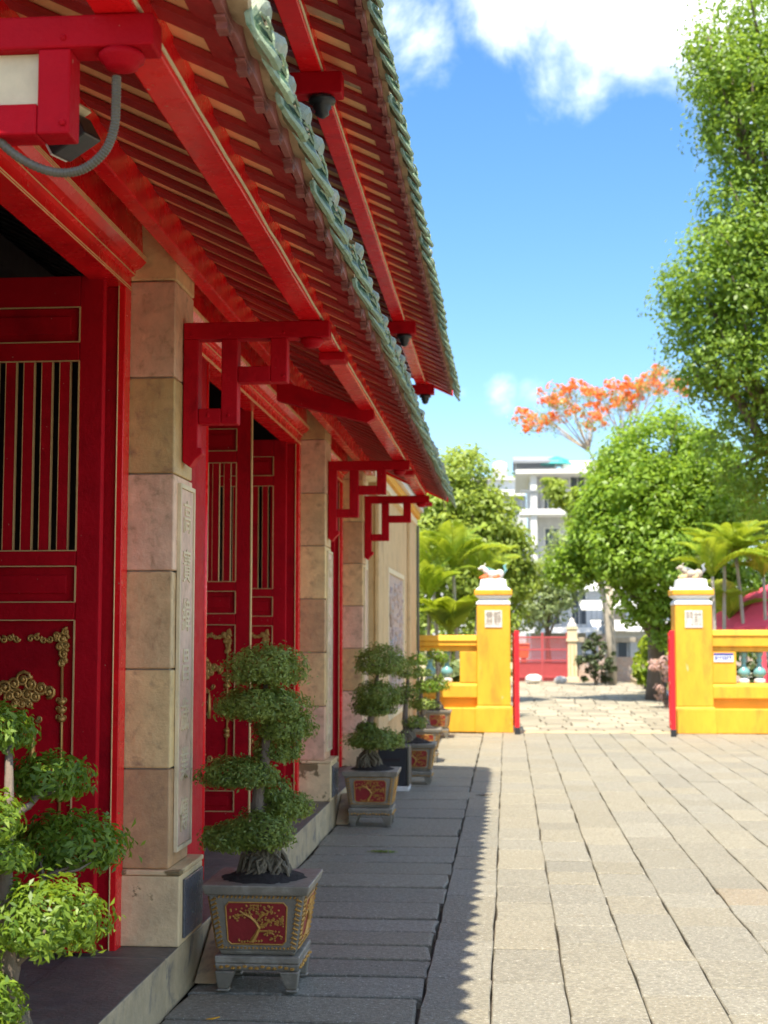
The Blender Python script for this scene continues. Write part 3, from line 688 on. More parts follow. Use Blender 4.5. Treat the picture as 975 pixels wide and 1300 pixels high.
# ================================================================== POTTED BONSAI
def pot_parts(p, loc, s=1.0):
    x, y = loc; z = 0
    def fr(m, z0, z1, a, b_): m.frustum(x, y, z0 * s, z1 * s, a * s, a * s, b_ * s, b_ * s)
    m = MB(); fr(m, .150, .170, .155, .165); fr(m, .1705, .405, .168, .203); fr(m, .4055, .447, .218, .228); m.build('pot_body', potm, p, bevel=.006 * s)
    m = MB(); fr(m, .118, .149, .178, .180); fr(m, .088, .1175, .172, .180); m.build('stand', potm, p, bevel=.006 * s)
    for sx in (-1, 1):
        for sy in (-1, 1):
            m = MB(); cx, cy = x + sx * .145 * s, y + sy * .145 * s
            m.hexa([(cx - .022 * s, cy - .022 * s, 0.012 * s), (cx + .022 * s, cy - .022 * s, .012 * s), (cx + .022 * s, cy + .022 * s, .012 * s), (cx - .022 * s, cy + .022 * s, .012 * s), (cx - .042 * s - sx * .01, cy - .042 * s, .0875 * s), (cx + .042 * s - sx * .01, cy - .042 * s, .0875 * s), (cx + .042 * s - sx * .01, cy + .042 * s, .0875 * s), (cx - .042 * s - sx * .01, cy + .042 * s, .0875 * s)])
            m.box(cx - .026 * s, cx + .026 * s, cy - .026 * s, cy + .026 * s, 0.0, .0115 * s)
            m.build('foot', potm, p, bevel=.006 * s)
    # panels and gilt on four faces (built for -Y, turned round)
    for k in range(4):
        A = Matrix.Rotation(k * math.pi / 2, 3, 'Z')
        def T(u, w, out):        # u along the face, w height 0..1 on the body, out = proud distance
            zz = .1705 + (.405 - .1705) * w; hw = .168 + (.203 - .168) * w
            v = A @ Vector((u, -(hw + out), 0)); return (x + v.x * s, y + v.y * s, zz * s)
        m = MB(); out = []
        for u, w in ((-.108, .12), (.108, .12), (.122, .18), (.130, .80), (.116, .87), (-.116, .87), (-.130, .80), (-.122, .18)): out.append((u, w))
        n = len(out); m.add([T(u, w, .004) for u, w in out] + [T(u, w, -.004) for u, w in out], [tuple(range(n))] + [(i, (i + 1) % n, n + (i + 1) % n, n + i) for i in range(n)])
        m.build('red_panel', potr, p)
        m = MB(); m.tube([T(u, w, .004) for u, w in out] + [T(*out[0], .004)], .0035 * s, 5)
        rr = random.Random(11 + k)
        tr = [(-.02, .17), (.0, .30), (.012, .42), (-.002, .52), (-.022, .60), (-.05, .66), (-.07, .72)]
        m.tube([T(u, w, .006) for u, w in tr], [.012 * s, .009 * s, .008 * s, .007 * s, .006 * s, .005 * s, .003 * s], 5)
        for br in ([(.012, .42), (.04, .50), (.07, .55), (.09, .52)], [(-.002, .52), (.02, .62), (.05, .70), (.03, .78)], [(-.022, .60), (-.03, .72), (-.01, .80)], [(.01, .36), (.045, .36), (.075, .30)], [(-.05, .66), (-.085, .62)]):
            m.tube([T(u, w, .006) for u, w in br], [.005 * s, .004 * s, .003 * s, .002 * s][:len(br)], 4)
            for (u, w) in br[1:]:
                for q in range(15): m.blob(T(max(-.112, min(.112, u * 1.1 + rr.gauss(0, .016))), min(.82, w + rr.gauss(0, .06)), .006), (.0052 * s, .0052 * s, .0045 * s), 5, 3)
        for u in np.linspace(-.075, .02, 9): m.blob(T(u, .17 + rr.uniform(-.01, .02), .005), .006 * s, 5, 3)
        # leaf borders along the corners and the rim
        for i in range(11):
            w = .04 + i * .085
            for sg in (-1, 1):
                hw = .168 + .035 * w; m.tube([T(sg * (hw - .006), w, .002), T(sg * (hw - .028), w + .045, .006), T(sg * (hw - .02), w + .075, .002)], [.004 * s, .0055 * s, .002 * s], 4)
        for i in range(19):
            u = -.16 + i * .32 / 18; m.tube([T(u, .95, .003), T(u + .006, .985, .004)], .0045 * s, 4); m.blob(T(u * .92, .05, .003), (.006 * s, .006 * s, .005 * s), 5, 3)
        for i in range(13):
            u = -.15 + i * .025; v = A @ Vector((u, -.178, 0)); m.blob((x + v.x * s, y + v.y * s, (.103 + .004 * math.sin(i * 2)) * s), (.011 * s, .011 * s, .007 * s), 5, 3)
        m.build('gilt_relief', potg, p)
    m = MB(); k = 14; g = []
    for i in range(k + 1):
        for j in range(k + 1):
            u, w = -1 + 2 * i / k, -1 + 2 * j / k; d = math.hypot(u, w)
            g.append((x + u * .20 * s, y + w * .20 * s, (.425 + max(0, .085 * (1 - d * .9)) + random.uniform(0, .012)) * s))
    m.add(g, [(i * (k + 1) + j, (i + 1) * (k + 1) + j, (i + 1) * (k + 1) + j + 1, i * (k + 1) + j + 1) for i in range(k) for j in range(k)])
    m.build('soil', soil, p, smooth=True)
def bonsai(label, loc, pads, trunk, s=1.0, lm=L_bons, lsize=.020, dens=1.0, seed=1, lm_lit=None, rt=.03, asp=.46, fat=1.0, group='clipped bonsai in square pots along the temple step'):
    p = thing('potted_bonsai', label, 'potted plant', (loc[0], loc[1], 0), group)
    pot_parts(p, loc, s)
    pads = [(a, b_, c, rx * fat, ry * fat, rz * (fat * 2 - 1)) for a, b_, c, rx, ry, rz in pads]
    rr = random.Random(seed)
    m = MB(); n = len(trunk); m.tube(trunk, [rt * (1.25 - .9 * i / (n - 1)) for i in range(n)], 9)
    m.build('trunk', bark, p, smooth=True)
    m = MB()
    for (px, py, pz, rx, ry, rz) in pads:       # a limb into every pad
        q = min(trunk, key=lambda t_: abs(t_[2] - (pz - rz * .8)) + (0 if t_[2] < pz else .3)); a = Vector(q); c = Vector((px, py, pz - rz * .2))
        m.tube([a, a.lerp(c, .5) + Vector((0, 0, -.01)), c], [rt * .5, rt * .32, rt * .15], 6)
        for k in range(6):
            e = c + Vector((rr.uniform(-.7, .7) * rx, rr.uniform(-.7, .7) * ry, rr.uniform(-.1, .3) * rz)); m.tube([a.lerp(c, .6), a.lerp(e, .85) , e], [rt * .2, rt * .12, rt * .06], 4)
    m.build('branches', bark, p, smooth=True)
    m = MB(); bx, by, bz = trunk[0][0], trunk[0][1], .43 * s
    for k in range(110):
        a = rr.uniform(0, 6.283); r0 = rr.uniform(.01, .035) * s; r1 = rr.uniform(.07, .13) * s; top = bz + rr.uniform(.08, .19) * s
        m.tube([(bx + r0 * math.cos(a), by + r0 * math.sin(a), top), (bx + (r0 + .03) * math.cos(a + rr.gauss(0, .3)), by + (r0 + .03) * math.sin(a + rr.gauss(0, .3)), top - .03 * s), (bx + r1 * .8 * math.cos(a + rr.gauss(0, .3)), by + r1 * .8 * math.sin(a), bz + rr.uniform(.05, .11) * s), (bx + r1 * math.cos(a + rr.gauss(0, .25)), by + r1 * math.sin(a), bz + .005)], [.012 * s, .011 * s, .009 * s, .006 * s], 5)
    m.build('roots', root, p, smooth=True)
    for i, (px, py, pz, rx, ry, rz) in enumerate(pads):
        nl = dens * 4.6 * 3.2 * rx * ry / (lsize * lsize * .45 * .5)
        o = leafmesh('foliage_pad', [(px, py, pz, rx, ry, rz, nl)], lsize, (lm_lit if (lm_lit and i % 2 == 0) else lm), p, seed * 50 + i, asp, 'pad', .3, kind='stuff')  # lit pads alternate by index, sunlight carried by their leaf colour
    return p
bx, by = -1.055, 6.18
bonsai('clipped bonsai with tiered pads in the large pot beside the nearest stone pillar', (bx, by),
       [(-1.05, 6.18, 1.34, .155, .14, .088), (-1.07, 6.16, 1.18, .180, .155, .074), (-.985, 6.22, 1.085, .118, .12, .070), (-1.01, 6.26, .985, .10, .10, .066), (-1.165, 6.14, .885, .150, .13, .066), (-1.03, 6.24, .805, .075, .08, .058), (-.965, 6.24, .735, .098, .10, .062), (-1.185, 6.12, .615, .12, .12, .058), (-1.06, 6.10, .645, .130, .12, .080)],
       [(-1.05, 6.18, .50), (-1.06, 6.17, .62), (-1.085, 6.16, .74), (-1.08, 6.17, .84), (-1.055, 6.18, .95), (-1.05, 6.18, 1.06), (-1.065, 6.18, 1.17), (-1.05, 6.18, 1.33)], seed=3, lsize=.0185, fat=1.08)
bonsai('clipped bonsai with a domed top in the red panelled pot beside the second pillar', (-1.07, 11.27),
       [(-1.0, 11.28, 1.26, .185, .17, .125), (-1.03, 11.25, 1.00, .17, .16, .105), (-1.06, 11.3, .90, .15, .14, .07), (-1.11, 11.25, .75, .075, .08, .045), (-1.04, 11.22, .655, .205, .18, .080)],
       [(-1.10, 11.27, .47), (-1.10, 11.27, .60), (-1.10, 11.26, .72), (-1.07, 11.26, .88), (-1.05, 11.27, 1.05), (-1.02, 11.28, 1.2)], s=.955, seed=5, lsize=.024, dens=.85, rt=.035, fat=1.07)
bonsai('loose dark bonsai on a pale trunk in the pot behind the black box', (-.915, 14.3),
       [(-1.00, 14.3, 1.12, .15, .14, .12), (-1.0, 14.3, .90, .12, .12, .09), (-.93, 14.3, .60, .12, .11, .07), (-1.08, 14.3, .82, .10, .1, .05)],
       [(-1.0, 14.3, .44), (-1.03, 14.3, .62), (-1.02, 14.3, .80), (-1.0, 14.3, 1.0), (-1.0, 14.3, 1.12)], s=.9, seed=7, lsize=.032, dens=.5)
bonsai('sunlit yellow green bonsai in the fourth pot counted from the camera', (-.97, 16.65),
       [(-1.06, 16.7, 1.17, .125, .12, .085), (-1.0, 16.7, 1.03, .11, .11, .06), (-.96, 16.7, .86, .15, .13, .10), (-.99, 16.7, .66, .17, .15, .08)],
       [(-1.0, 16.7, .42), (-.99, 16.7, .60), (-1.02, 16.7, .80), (-1.0, 16.7, 1.0), (-1.05, 16.7, 1.14)], s=.87, seed=9, lsize=.036, dens=.5, lm_lit=L_bon2)
bonsai('small sunlit bonsai in the pot closest to the yellow left wall', (-1.0, 20.55),
       [(-1.05, 20.55, 1.17, .13, .12, .10), (-.93, 20.55, 1.12, .10, .1, .08), (-1.0, 20.55, .75, .18, .16, .13)],
       [(-1.02, 20.55, .42), (-1.0, 20.55, .62), (-1.0, 20.55, .85), (-1.04, 20.55, 1.14)], s=.87, seed=11, lsize=.04, dens=.45, lm=L_bon2)
bonsai('bright foreground bonsai with long yellow green leaves at the left edge', (-1.24, 3.38),
       [(-1.285, 3.50, 1.25, .09, .12, .062), (-1.195, 3.66, 1.115, .105, .11, .068), (-1.24, 3.33, 1.05, .08, .10, .072), (-1.18, 3.78, .925, .155, .15, .090), (-1.20, 3.36, .96, .06, .08, .045), (-1.105, 3.38, .81, .145, .14, .098), (-1.21, 3.28, .63, .085, .09, .085)],
       [(-1.22, 3.4, .47), (-1.215, 3.39, .60), (-1.19, 3.38, .70), (-1.205, 3.38, .82), (-1.215, 3.40, .95), (-1.215, 3.42, 1.05), (-1.23, 3.45, 1.22)], seed=13, lsize=.025, dens=1.05, lm=L_bon2, rt=.026, asp=.34)

bxo = thing('storage_box', 'black box with pale metal edges standing on a white block between bonsai pots', 'box', (-1.085, 13.72, 0))
m = MB(); m.box(-1.235, -.955, 13.57, 13.87, .05, .40); m.build('body', black, bxo, bevel=.01)
m = MB(); m.box(-.954, -.935, 13.56, 13.88, .05, .42); m.box(-1.235, -.9545, 13.56, 13.88, .401, .42); m.build('edge_trim', steel, bxo, bevel=.003)
m = MB(); m.box(-1.18, -1.02, 13.562, 13.569, .28, .31); m.build('handle', dark, bxo)
m = MB(); m.box(-1.22, -.94, 13.56, 13.88, 0.0, .048); m.build('base_block', whs, bxo, bevel=.008)
for (x, y, l) in ((-1.28, 6.30, 'nearest pot'), (-1.28, 11.36, 'second pot')):
    m = MB(); m.prism([(y - .18, .003), (y + .35, .003), (y + .35, .19), (y + .22, .20)], 'x', x - .07, x + .03)
    tag(m.build('stone_wedge', kerb, bevel=.008), 'rough grey stone wedge leaning on the step behind the ' + l, 'stone', 'stone wedges by the step')
def fallen(nm, x, y, L, W_, mt, lab):
    m = MB(); m.add([(x - L / 2, y, .006), (x, y - W_ / 2, .010), (x + L / 2, y + .01, .014), (x + .01, y + W_ / 2, .010), (x - L / 2, y, .003), (x, y - W_ / 2, .006), (x + L / 2, y + .01, .010), (x + .01, y + W_ / 2, .006)], [(0, 1, 2, 3), (7, 6, 5, 4), (0, 4, 5, 1), (1, 5, 6, 2), (2, 6, 7, 3), (3, 7, 4, 0)])
    tag(m.build(nm, mt), lab, 'leaf')
fallen('fallen_leaf', -1.15, 5.57, .055, .026, yel, 'yellow fallen leaf on the paving in front of the nearest pot')
fallen('fallen_leaf', -.225, 13.3, .16, .07, bark, 'brown curled dead leaf on the shaded paving near the sunlit edge')

leafmesh('moss_patch', [(-.86, 9.86, .003, .10, .018, .006, 110)], .018, L_bons, None, 88, .5, 'pad', .5, kind='stuff')
# ================================================================== YELLOW GATE AND WALLS
GY = 21.58
def gate_pillar(x0, x1, zt, txt, label):
    p = thing('gate_pillar', label, 'gate pillar', ((x0 + x1) / 2, GY + .27, 0), 'yellow pillars of the inner gate')
    cx, cy = (x0 + x1) / 2, GY + (x1 - x0) / 2; h = (x1 - x0) / 2
    m = MB(); m.frustum(cx, cy, 0, .37, h + .035, h + .035, h + .03, h + .03); m.frustum(cx, cy, .3705, .40, h + .03, h + .03, h + .002, h + .002); m.build('plinth', yel, p, bevel=.012)
    zs = zt - .62
    m = MB(); m.box(cx - h, cx + h, cy - h, cy + h, .401, zs + .235); m.build('shaft', yel, p, bevel=.012)
    z = zs + .236
    m = MB(); m.frustum(cx, cy, z, z + .03, h + .008, h + .008, h + .008, h + .008); m.frustum(cx, cy, z + .0305, z + .09, h + .008, h + .008, h - .04, h - .04); m.frustum(cx, cy, z + .0905, z + .14, h - .035, h - .035, h + .03, h + .03); m.build('white_neck', whi, p, bevel=.006)
    m = MB(); m.frustum(cx, cy, z + .1405, z + .225, h + .035, h + .035, h + .035, h + .035); m.build('yellow_band', yel, p, bevel=.014)
    m = MB(); m.frustum(cx, cy, z + .2255, z + .27, h + .02, h + .02, h - .04, h - .04); m.frustum(cx, cy, z + .2705, zt, h - .045, h - .045, h - .06, h - .06); m.build('white_cap', whi, p, bevel=.014)
    pz = zs + .02
    m = MB(); m.box(cx - .13, cx + .13, GY - .012, GY - .001, pz - .13, pz + .13); m.build('seal_plaque', whs, p, bevel=.004)
    text('raised_script', txt, .14, barkl, p, (cx, GY - .014, pz), (R(90), 0, 0), .005).scale = (.85, 1.6, 1)
    return p
gate_pillar(-.46, .045, 2.305, '肅靜', 'yellow gate pillar left of the opening with white cap and seal plaque')
gate_pillar(2.505, 3.05, 2.30, '門前', 'yellow gate pillar right of the opening with white cap and seal plaque')

def figure(cx, zt, lab, mats, seed):
    """small weathered ceramic beast, lying, head turned to the left"""
    cy = GY + .26
    m = MB()
    m.box(cx - .19, cx + .19, cy - .12, cy + .12, zt + .001, zt + .025)
    m.m = 1; m.blob((cx + .02, cy, zt + .10), (.16, .085, .07), 10, 7); m.blob((cx + .12, cy, zt + .11), (.08, .08, .08), 9, 6)
    m.tube([(cx - .08, cy, zt + .10), (cx - .13, cy - .01, zt + .16), (cx - .17, cy - .02, zt + .20)], [.06, .05, .045], 9)
    m.blob((cx - .19, cy - .03, zt + .215), (.06, .045, .042), 9, 6); m.blob((cx - .245, cy - .035, zt + .20), (.03, .028, .022), 8, 5)
    for s in (-1, 1): m.tube([(cx - .16, cy + s * .03, zt + .245), (cx - .14, cy + s * .045, zt + .30)], [.016, .004], 6)
    m.m = 2
    m.tube([(cx + .18, cy, zt + .11), (cx + .23, cy, zt + .18), (cx + .20, cy + .01, zt + .25), (cx + .24, cy, zt + .29)], [.022, .03, .026, .006], 7)
    for i in range(6): m.blob((cx - .13 + i * .03, cy + .01, zt + .215 - i * .011), (.02, .014, .026), 6, 4)
    m.m = 3
    for x in (-.15, -.10, .10): m.tube([(cx + x, cy - .08, zt + .07), (cx + x - .05, cy - .11, zt + .04), (cx + x - .10, cy - .11, zt + .035)], [.035, .026, .018], 7)
    m.v = [(cx + (a - cx) * .85, cy + (b_ - cy) * .85, zt + .001 + (c_ - zt - .001) * .85) for a, b_, c_ in m.v]
    return tag(m.build('guardian_figure', mats, smooth=True), lab, 'statue', 'ceramic beasts on the gate pillars')
figure(-.21, 2.305, 'white and orange ceramic beast lying on the cap of the left gate pillar', [whs, whs, teal, orange], 1)
figure(2.79, 2.30, 'grey weathered ceramic beast lying on the cap of the right gate pillar', [relf, barkl, roofg, stuc], 2)

def boundary_wall(x0, x1, posts, baly, label, zr_):
    p = thing('boundary_wall', label, 'wall', ((x0 + x1) / 2, GY + .2, 0), 'yellow walls beside the inner gate')
    ya, yb = GY + .06, GY + .36
    m = MB(); m.box(x0, x1, ya - .06, yb + .06, 0, .37); m.build('plinth', yel, p, bevel=.015)
    m = MB(); m.box(x0, x1, ya + .04, yb - .04, .3705, .52); m.build('recessed_band', yel2, p)
    m = MB(); m.box(x0, x1, ya - .03, yb + .03, .5205, .70); m.frustum((x0 + x1) / 2, (ya + yb) / 2, .7005, .74, (x1 - x0) / 2, (yb - ya) / 2 + .03, (x1 - x0) / 2, (yb - ya) / 2 - .02); m.build('sill', yel, p, bevel=.008)
    for a, c in posts:
        m = MB(); m.box(a, c, ya + .002, yb - .002, .741, zr_[0] - .001); m.build('post', yel, p, bevel=.01)
    m = MB(); m.box(x0, x1, ya, yb, zr_[0], zr_[0] + .075); m.box(x0, x1, ya - .035, yb + .035, zr_[0] + .0755, zr_[1] - .09); m.frustum((x0 + x1) / 2, (ya + yb) / 2, zr_[1] - .0895, zr_[1], (x1 - x0) / 2, (yb - ya) / 2 + .055, (x1 - x0) / 2, (yb - ya) / 2 + .03); m.build('rail', yel, p, bevel=.01)
    mb = MB(); zc = .74
    mb.m = 1; mb.lathe([(.075, 0), (.085, .02), (.08, .06), (.05, .085)], 0, 0, 14)
    mb.m = 0; mb.lathe([(.045, .0855), (.085, .12), (.098, .165), (.08, .21), (.042, .25), (.032, .30), (.045, .345), (.03, .38), (.055, .43), (.06, .47)], 0, 0, 14)
    me = mb.mesh('baluster', [teal, whs], smooth=True)
    for x in baly: inst('baluster', me, p, (x, (ya + yb) / 2, zc + .001))
    return p
boundary_wall(-1.36, -.461, [(-.72, -.461)], [-.92, -1.18], 'short yellow balustrade wall between the stucco wing and the left pillar', (1.22, 1.46))
boundary_wall(3.051, 8.5, [(3.051, 3.40), (5.2, 5.5), (8.2, 8.5)], [3.53 + i * .235 for i in range(7)] + [5.65 + i * .235 for i in range(11)], 'long yellow balustrade wall right of the gate with turquoise balusters', (1.215, 1.54))
sg = thing('enamel_sign', 'small white sign with blue lettering under the right wall rail', 'sign', (3.24, GY + .05, 1.12))
m = MB(); m.box(3.07, 3.36, GY + .05, GY + .0605, 1.06, 1.195); m.build('plate', whi, sg, bevel=.003)
m = MB(); m.box(3.07, 3.36, GY + .046, GY + .0495, 1.165, 1.195); m.build('blue_header', blue, sg)
m = MB(); rr = random.Random(2)
x = 3.09
while x < 3.33:
    w = rr.uniform(.014, .03); m.box(x, x + w * .4, GY + .046, GY + .0495, 1.085, 1.15); m.box(x + w * .41, x + w, GY + .046, GY + .0495, rr.choice((1.10, 1.125)), 1.145); x += w + .012
m.build('blue_letters', blue, sg)

def gate_leaf(a, b_, label):
    a, b_ = Vector(a), Vector(b_); d = (b_ - a).normalized(); n = Vector((-d.y, d.x, 0)); L = (b_ - a).length
    p = thing('gate_leaf', label, 'gate', (a.x, a.y, 0), 'red metal leaves of the inner gate')
    Z = Vector((0, 0, 1))
    def bar(s0, s1, z0, z1, t_, nm, mt=gred):
        m = MB(); c = a + d * (s0 + s1) / 2 + Z * (z0 + z1) / 2; obox(m, c, (d, n, Z), (s1 - s0) / 2, t_, (z1 - z0) / 2); return m.build(nm, mt, p, bevel=.004)
    bar(0, .06, .06, 1.53, .035, 'stile'); bar(L - .05, L, .06, 1.50, .025, 'stile')
    for z in (.12, .72, 1.40): bar(.061, L - .051, z, z + .05, .018, 'cross_rail')
    for i in range(6): bar(.14 + i * (L - .25) / 5.5, .165 + i * (L - .25) / 5.5, .171, 1.399, .009, 'upright')
    bar(-.03, .03, 0, .10, .04, 'dark_foot', black)
    return p
gate_leaf((.138, 21.22, 0), (.10, 22.25, 0), 'red metal gate leaf folded back beside the left yellow pillar')
gate_leaf((2.385, 20.98, 0), (2.47, 22.05, 0), 'red metal gate leaf folded back beside the right yellow pillar')

# ================================================================== VEGETATION
def tree(name, label, base, trunk_h, tr, crown, leaf, lm, seed, bk=bark, per=70, aspect=.5, subr=None, group='trees beyond the yellow gate', lean=(0, 0), cat='tree', up=.75):
    p = thing(name, label, cat, base, group); rr = random.Random(seed); bx, by, bz = base
    top = Vector((bx + lean[0], by + lean[1], bz + trunk_h))
    m = MB(); m.tube([(bx, by, bz - .05), (bx + lean[0] * .2 + rr.uniform(-.05, .05), by, bz + trunk_h * .35), (bx + lean[0] * .6, by + lean[1] * .5, bz + trunk_h * .7), top], [tr * 1.25, tr, tr * .85, tr * .7], 10)
    m.build('trunk', bk, p, smooth=True)
    m = MB()
    for (x, y, z, rx, ry, rz, n) in crown:
        c = Vector((x, y, z)); s0 = Vector((bx, by, bz)).lerp(top, rr.uniform(.6, 1)); mid = s0.lerp(c, .5) + Vector((rr.uniform(-.2, .2), 0, rr.uniform(0, .3)))
        m.tube([s0, mid, c], [tr * .45, tr * .28, tr * .08], 6)
        for k in range(5):
            e = c + Vector((rr.uniform(-.8, .8) * rx, rr.uniform(-.8, .8) * ry, rr.uniform(-.6, .8) * rz)); m.tube([mid.lerp(c, .5), mid.lerp(e, .75), e], [tr * .12, tr * .08, tr * .03], 4)
    m.build('limbs', bk, p, smooth=True)
    leafmesh('crown', crown, leaf, lm, p, seed, aspect, 'tree', up, subr, per)
    return p
def C(x, y, z, r, n, ry=None, rz=None): return (x, y, z, r, ry or r, rz or r, n)

big = [C(5.0, 26.5, 12.6, 1.5, 4200), C(4.5, 26.0, 11.4, 1.15, 3000), C(4.9, 26, 10.5, 1.1, 2600), C(5.6, 26.5, 11.6, 1.4, 3000), C(4.15, 25.8, 11.9, .7, 1300),
       C(4.6, 26, 9.0, 1.05, 3000), C(4.2, 25.8, 8.2, 1.0, 2800), C(3.65, 25.8, 7.5, .85, 2600), C(3.75, 26, 6.6, .85, 2200), C(5.1, 26.3, 8.6, 1.2, 2800), C(5.3, 26, 7.2, 1.3, 3000), C(4.5, 26.2, 6.2, 1.0, 2200), C(5.3, 26.6, 5.6, 1.1, 2200), C(4.7, 27.2, 5.0, .9, 1600),
       C(5.4, 27.2, 4.2, 1.0, 1600), C(6.5, 27, 9.5, 2.0, 3000), C(6.8, 27, 6.5, 2.0, 2600), C(6.3, 28, 13.5, 2.0, 2600)]
big = [(a, b_, c, d, e, f, int(n * 1.55)) for a, b_, c, d, e, f, n in big]
tree('ficus_tree', 'tall dark green tree with drooping foliage along the right edge', (6.2, 27.5, 0), 5.0, .38, big, .105, L_ficus, 21, per=45, subr=.36, up=.6)
tree('shade_tree', 'dark dense tree behind the right palms under the tall drooping crown', (6.6, 36, 0), 2.0, .2, [C(5.6, 35.5, 3.4, 1.3, 3000), C(6.8, 36, 4.6, 1.5, 3000), C(6.4, 35.6, 2.0, 1.3, 2600), C(5.2, 35.6, 4.9, 1.0, 1800), C(8.2, 36.5, 3.4, 1.6, 2600)], .15, L_ficus, 28, per=45, subr=.4)
rnd = [C(3.2, 32, 5.5, 1.05, 5200), C(2.35, 32, 4.85, .85, 4200), C(4.1, 32.3, 5.2, 1.0, 4200), C(1.95, 31.8, 4.05, .62, 2800), C(2.9, 31.4, 4.4, 1.1, 5200), C(4.0, 31.6, 4.2, 1.0, 4200), C(4.75, 32, 4.3, .9, 3200), C(1.65, 31.8, 3.25, .55, 2200), C(2.4, 31.3, 3.3, .9, 4200), C(3.4, 31.2, 3.2, 1.0, 4200), C(2.7, 31.5, 2.4, .75, 2600), C(3.35, 31.6, 1.8, .7, 2000), C(4.3, 31.6, 3.2, .9, 2600), C(1.15, 31.9, 2.9, .4, 1000), C(4.3, 32, 2.2, .9, 2000)]
rnd = [(a + .22, b_, c, d * .95, e, f * .97, n) for a, b_, c, d, e, f, n in rnd]
tree('rounded_tree', 'bright green rounded tree behind the right gate pillar', (3.3, 32.4, 0), 2.2, .2, rnd, .125, L_round, 22, per=50, subr=.34)
lft = [C(-1.6, 31, 4.9, .8, 2800), C(-.95, 31, 4.9, .8, 2800), C(-2.2, 31, 4.2, 1.0, 3000), C(-1.2, 30.6, 4.0, .95, 3400), C(-.45, 31, 4.1, .75, 2800), C(-.1, 31, 3.4, .6, 2200), C(-.75, 30.6, 3.1, .8, 2800), C(-1.7, 30.4, 3.0, .95, 3000), C(.1, 31.1, 2.7, .55, 1600), C(-.4, 30.9, 2.2, .7, 1800), C(-1.5, 30.5, 1.8, .9, 2200), C(-.9, 31, 5.75, .28, 250), C(-1.5, 31.2, 5.8, .3, 200), C(-2.6, 31, 5.4, .7, 1400)]
lft = [(a, b_, c * .95, d, e, f, n) for a, b_, c, d, e, f, n in lft if c < 5.6] + [C(-.9, 31, 5.25, .25, 200)]
tree('leafy_tree', 'yellow green leafy tree behind the palms on the left', (-1.2, 31.4, 0), 2.4, .16, lft, .135, L_left, 23, per=45, subr=.32)
gry = [C(1.2, 46, 2.75, .9, 1800), C(.5, 46, 2.5, .9, 1600), C(1.9, 46, 3.0, .7, 1300), C(1.4, 46.5, 3.6, .6, 800), C(2.3, 46.2, 3.6, .5, 700), C(.1, 46, 3.1, .8, 1300), C(1.9, 46, 4.2, .5, 600)]
tree('feathery_tree', 'thin grey green feathery tree above the far red gate', (1.3, 46.6, 0), 2.0, .10, gry, .15, L_grey, 24, per=30, subr=.35)
spry = [C(1.55, 40, 5.35, .45, 420, rz=.28), C(2.0, 40, 5.1, .4, 380, rz=.25), C(1.3, 40, 5.6, .3, 220, rz=.22), C(1.95, 40, 4.55, .42, 380, rz=.25)]
tree('slender_tree', 'slender pale sapling with sparse sprays against the white apartment block', (3.0, 41.5, 0), 4.0, .09, spry + [C(2.6, 41, 4.0, .5, 400)], .17, L_left, 25, bk=barkl, per=20, subr=.22, lean=(-.4, 0))
tree('pale_trunk_tree', 'pale bare trunk rising beside the dark shrub by the far gate', (3.02, 42.5, 0), 2.9, .16, [C(3.3, 43, 3.6, .8, 1200), C(2.8, 43, 4.2, .6, 800)], .16, L_round, 26, bk=barkl, per=40)

# flame tree
ft = thing('flame_tree', 'flame tree with orange blossom on bare branches above the rounded tree', 'tree', (4.3, 55, 0), 'trees beyond the yellow gate')
m = MB(); m.tube([(4.3, 55, 0), (4.2, 55, 4), (4.1, 55, 7.5)], [.3, .24, .2], 8); m.build('trunk', barkl, ft, smooth=True)
rr = random.Random(5)
FT = [(.7, 10.1), (.95, 10.0), (1.4, 10.4), (1.7, 10.45), (2.05, 10.5), (2.3, 10.9), (2.4, 11.1), (2.8, 11.15), (3.1, 10.75), (3.3, 10.9), (3.7, 10.6), (3.9, 10.8), (4.15, 11.05), (4.45, 10.9), (3.3, 10.15), (4.0, 10.15), (3.25, 9.7), (4.75, 10.3), (5.1, 10.6), (5.35, 11.05), (5.65, 11.2), (5.9, 11.65), (6.1, 11.6), (6.25, 11.05), (4.75, 11.05), (5.95, 10.75), (1.7, 9.85), (3.55, 9.7), (5.2, 11.05), (5.5, 11.35), (1.4, 9.7), (.85, 9.6), (2.6, 10.3), (4.4, 10.3), (6.6, 11.3), (6.9, 10.8), (2.0, 9.9)]
m = MB(); tips = []
for x, z in FT:
    a = Vector((4.1, 55, 6.9)); e = Vector((x, 55 + rr.uniform(-1.6, 1.6), z)); fork = Vector((3.2 if x < 3.6 else 4.6, 55, 8.5)); mid = fork.lerp(e, .55) + Vector((rr.uniform(-.2, .2), 0, rr.uniform(-.05, .3)))
    m.tube([a, fork, mid, e], [.06, .035, .018, .008], 5)
    for k in range(7):
        f = e + Vector((rr.uniform(-.45, .45), rr.uniform(-.5, .5), rr.uniform(-.35, .35))); q = mid.lerp(e, rr.uniform(.2, .9)); m.tube([q, q.lerp(f, .6) + Vector((0, 0, .05)), f], [.010, .007, .004], 4)
        tips.append(f)
m.build('branches', barkl, ft, smooth=True, kind='stuff')
rr.shuffle(tips)
leafmesh('blossom', [C(x, 55 + rr.uniform(-1, 1), z + .05, .26, 40, rz=.13) for x, z in FT] + [C(e.x, e.y, e.z, .15, 18, rz=.09) for e in tips[:90]], .15, L_flam, ft, 31, .7, 'tree', .4, .15, 12)
leafmesh('foliage', [C(e.x, e.y, e.z - .14, .28, 14, rz=.16) for e in tips], .10, L_left, ft, 32, .4, 'tree', .3, .2, 16)

